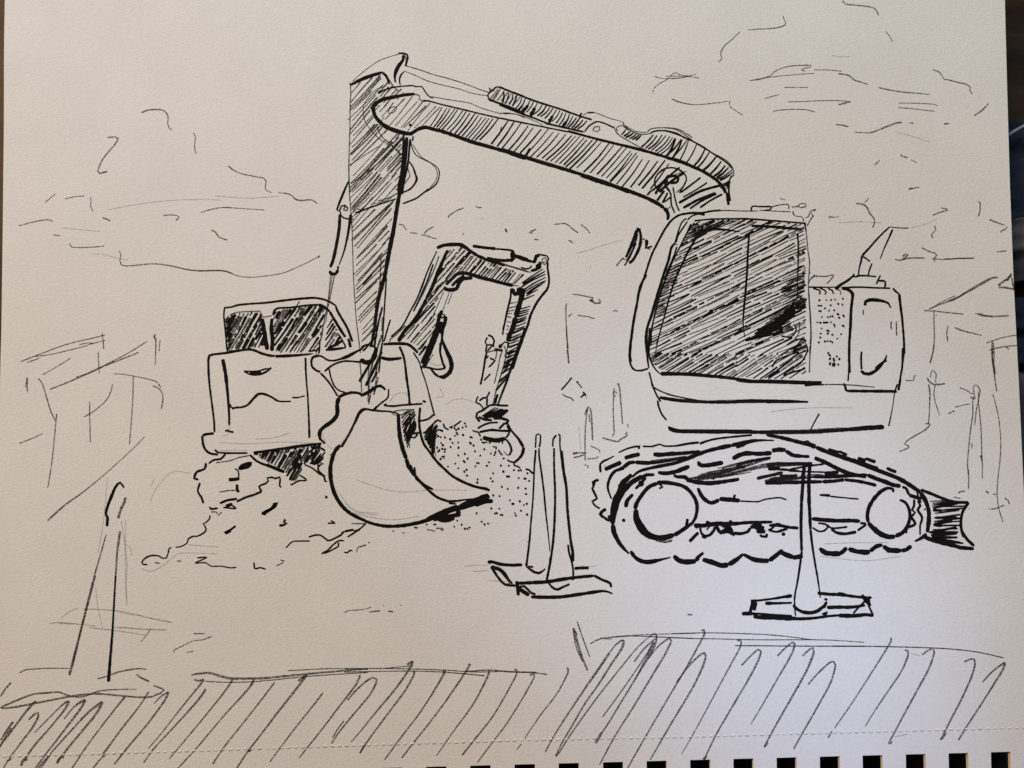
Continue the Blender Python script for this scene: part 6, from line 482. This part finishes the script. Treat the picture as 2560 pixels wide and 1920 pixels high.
draw('drawn_ground_hatching', book, 'f135,118,85:-2879 -1950 -35 -48 -36 -59;f118:-2888 -1984 -39 -60 -28 -52;f169,118,101:-2750 -1832 -41 -41 -64 -85 -58 -79 -42 -53;f118,135,85:-2790 -1940 34 34 20 6 0 -22 -32 -62 -64 -86 -65 -88;f135:-2910 -2175 26 17;f85:-2903 -2168 -39 -66;f68,85,152:-2754 -2012 65 67 66 66 39 36 25 10;f152,101,135:-2559 -1833 -24 -46 -78 -99 -91 -105 -55 -79;f169:-2790 -2162 -23 -6 -16 -32;f68,85,169:-2587 -1935 57 69 63 43;f169,101,85:-2464 -1825 -26 -48 -78 -105 -90 -118 -59 -79 -38 -52;f85,101,152:-2749 -2234 91 105 105 118 104 112 82 63;f169,118,118:-2365 -1838 -37 -68 -85 -105 -91 -111 -45 -65;f152:-2580 -2149 -24 -6 -19 -32;f85:-2658 -2132 -38 -56 -33 -39;f118,85,85:-2236 -1807 -53 -66 -91 -118 -85 -118 -71 -108;f101,85,135:-2100 -1780 -56 -86 -97 -125 -104 -144;f135:-2344 -2142 -20 -7;f85:-2357 -2145 -59 -72;f68,101:-2068 -1848 38 41 44 27;f135,101,101:-1984 -1782 -25 -51 -91 -125 -105 -125 -88 -110;f85,135:-1840 -1709 27 -9 30 9;f135,85,59:-1783 -1709 -26 -38 -66 -80 -65 -82 -79 -102 -78 -92;f152,85,85:-1770 -1764 -38 -56 -92 -105 -92 -99 -78 -85 -52 -74;f101,152,152:-1856 -1685 46 9 60 3 54 -15 60 -15 67 -2;f152,118,101:-1569 -1705 121 2 133 12 134 13 147 13 201 17;d59:-1776 -1720 114 -6 134 2 133 10 121 13 134 12 167 11 140 8;d59:-1298 -1660 110 6 141 6 214 -4;f135,85,68:-1616 -1708 -32 -53 -119 -151 -104 -125 -105 -125;f152,85,85:-1490 -1713 -38 -54 -132 -145 -144 -171 -131 -144;f101,85,101:-1373 -1726 -61 -81 -118 -151 -105 -132 -67 -101;f135:-1237 -1720 30 25 20 14;f169,101,101:-1187 -1681 -47 -66 -105 -132 -105 -138 -86 -112 -59 -91;f135:-1503 -2112 -17 -7;f101,85,68:-1093 -1786 -46 -60 -106 -132 -105 -138 -46 -64;f135,101,85:-878 -1683 -21 -51 -106 -139 -106 -138 -118 -147;f101,118,85:-951 -1828 47 54 59 53 40 21 22 -8 -5 -26 -36 -66 -106 -125 -79 -99 -33 -52;d68:-970 -1945 -40 -53 -26 -46;d59:-972 -1648 100 1 134 0 67 -1 168 -4 134 -6 167 -9 167 4;d59:-972 -1668 134 3 134 2 134 1 167 -5;d52:-745 -1647 94 9 80 6;d68:-403 -1667 74 -6 94 -8 77 -8;d68:-269 -1665 127 9 107 -7 54 -5 120 -1;f135,135:-607 -1627 33 22;f152,101,68:-574 -1605 -23 -50 -80 -112 -106 -125 -86 -106 -60 -69;f135,101,85:-577 -1663 12 -2 -5 -23 -53 -92 -80 -106 -79 -105 -60 -82 -36 -56;f101:-842 -2076 -36 -53;f169,85,85:-390 -1652 -6 -29 -67 -113 -79 -118 -107 -138 -86 -118;f152,85,101:-242 -1619 -27 -49 -100 -145 -93 -125 -106 -132 -67 -85;f135,85,59:-132 -1658 -10 -37 -80 -151 -106 -145 -60 -85 -47 -67;f135,85,101:12 -1654 17 -2 -3 -25 -61 -113 -80 -131 -100 -125 -73 -91;f118,85,68:103 -1687 26 11 -3 -25 -67 -119 -93 -145 -81 -105 -86 -113;f85:-46 -1665 100 -3 67 -3 80 -10;f118,85,59:315 -1643 10 -5 -3 -27 -60 -112 -88 -112 -60 -85 -40 -60;d59:54 -2076 -27 -33;f152,118:355 -1413 21 -76 27 -87 34 -84;f85:356 -1423 13 -93 40 -93;f101:363 -1430 15 -26;f85,68:378 -1378 19 -58 33 -93 20 -53;f85,68,52:453 -1506 31 17 33 13 40 6 68 7 167 10 275 7;f101,52:510 -1474 34 -2 37 -4;d59:571 -1470 114 8 141 -4 241 -10;f68,101,152:565 -1556 32 40 34 27 17 3;f152,101,85:648 -1486 -10 -43 -68 -100 -67 -105 -81 -112 -74 -125 -60 -99 -37 -77;f152,101,85:565 -1556 -22 -33 -80 -112 -95 -139 -80 -118 -54 -86 -43 -80;d68:543 -1595 -94 -133;f85,85,68:251 -2149 23 27 54 85 94 131 100 132 108 132 95 113 74 66 30 17;f135,101,85:829 -1446 9 -17 -6 -40 -41 -79 -67 -106 -102 -165 -74 -118 -33 -46;f169:518 -2011 -37 -62;f101,85:707 -1609 51 67 71 66;d68:819 -1489 -34 -67 -122 -178 -141 -191;f101,68:826 -1496 -68 -126 -55 -106;f85,118,85:785 -1595 67 79 61 43 10 -16 -31 -67 -81 -132 -102 -165 -114 -177 -91 -164;d59:928 -1448 134 4 134 0 201 -6 134 -8 134 -15 67 -10;d52:1732 -1483 134 -3 174 -12;d59:927 -1471 135 -5 134 -2 201 -5 268 0 94 0;f118,101,85:1096 -1430 16 4 5 -20 -29 -57 -75 -132 -81 -132 -88 -145 -95 -158 -91 -157;f118:969 -1701 -17 -27;f85,135,76:969 -1701 58 72 54 53 33 17 8 -17 -15 -53 -61 -125 -122 -198 -75 -124 -54 -92;f101,85,52:1303 -1486 23 -3 -3 -34 -55 -99 -96 -172 -88 -158 -68 -118 -40 -65;d68:1289 -1517 107 0 202 -2 201 -1 241 -1;f101,118,85:1328 -1630 54 54 44 37 16 -10 -20 -60 -61 -112 -89 -145 -95 -158 -72 -144;f135:1122 -2145 -20 -20;f101,118,59:1537 -1576 47 47 44 32 10 -12 -21 -60 -75 -126 -82 -138 -82 -132;f101,135,101:1681 -1576 37 34 24 13 6 -27 -45 -106 -83 -145 -95 -158 -72 -131;f101:1453 -2096 24 26;f85,118,85:1712 -1739 58 64 61 56 30 12 11 -22 -30 -99 -82 -145 -82 -138 -55 -95;f135,85,68:2197 -1470 0 -19 -49 -80 -96 -145 -103 -152 -89 -122;d68:1846 -2004 -24 -40;d68:1854 -1519 168 -1 167 -3 201 -5 134 -7 134 -13 100 -18 87 -21;f118,101,59:2275 -1542 18 -6 -1 -28 -38 -86 -83 -118 -69 -99 -65 -99;f101,118,85:2373 -1570 37 26 31 11 4 -23 -30 -86 -70 -125 -83 -145 -55 -99 -35 -59;f101:2169 -2070 10 -5 14 12;f101,118,101:2617 -1610 40 18 19 -3 4 -27 -25 -79 -64 -132 -62 -112 -56 -106;f169:2477 -2044 -7 -9;f101:2476 -2053 31 42;f85,118:2720 -1726 56 58 75 56;f152,101,101:2854 -1612 -11 -36 -55 -86 -83 -125 -77 -112 -55 -86;p70:2206 -2037 74 16;p47:2309 -1562 54 -14', 'wide band of slanted hatching along the lower edge')
# ---------------------------------------------------------------- dark jacket lying beside the book
def cloth(name, x0, x1, y0, y1, top, mat, parent, seed):
    """a crumpled panel of fabric with real thickness, resting on the table"""
    rnd = random.Random(seed)
    ph = [rnd.uniform(0, 6.28) for _ in range(6)]
    bm = bmesh.new()
    nx, ny = 36, 60
    g = []
    for i in range(nx + 1):
        r = []
        for j in range(ny + 1):
            u, v = i / nx, j / ny
            x = x0 + (x1 - x0) * u + 0.0012 * math.sin(9 * v + ph[0]) + 0.0008 * math.sin(23 * v + ph[1])
            y = y0 + (y1 - y0) * v + 0.002 * math.sin(7 * u + ph[2])
            rim = min(1.0, min(u, 1 - u, v, 1 - v) * 7)
            h = top * (0.25 + 0.75 * math.sqrt(max(0, 1 - (1 - rim) ** 2)))
            z = TABLE_Z + h + 0.0012 * rim * (math.sin(14 * v + 5 * u + ph[3]) + 0.6 * math.sin(31 * v - 9 * u + ph[4]))
            r.append(bm.verts.new((x, y, z)))
        g.append(r)
    for i in range(nx):
        for j in range(ny):
            bm.faces.new((g[i][j], g[i + 1][j], g[i + 1][j + 1], g[i][j + 1]))
    res = bmesh.ops.extrude_face_region(bm, geom=list(bm.faces))
    for v in [q for q in res["geom"] if isinstance(q, bmesh.types.BMVert)]:
        v.co.z = TABLE_Z + 0.0002 + max(0, (v.co.z - TABLE_Z) - top * 0.6) * 0.05
    o = from_bm(name, bm, [mat], None, True)
    o.parent = parent
    return o
jacket = empty("jacket")
jacket["label"] = "dark navy jacket with plum lining lying on the table right of the sketchbook"
jacket["category"] = "jacket"
cloth("sleeve", 0.1490, 0.32, 0.052, 0.084, 0.009, M_cloth, jacket, 1)
cloth("cuff", 0.1500, 0.30, 0.030, 0.0505, 0.0105, M_lining, jacket, 2)
cloth("body", 0.1505, 0.33, 0.0075, 0.0290, 0.010, M_cloth, jacket, 5)
cloth("lining", 0.1515, 0.33, -0.105, 0.0065, 0.010, M_lining, jacket, 7)
bm = bmesh.new()
tube(bm, [(0.1470 + 0.003 * k, 0.0735 + 0.0017 * k + 0.0003 * math.sin(k), TABLE_Z + 0.0112 + 0.0003 * math.sin(2 * k)) for k in range(30)], 0.00055)
from_bm("piping", bm, [M_cord], jacket, True)
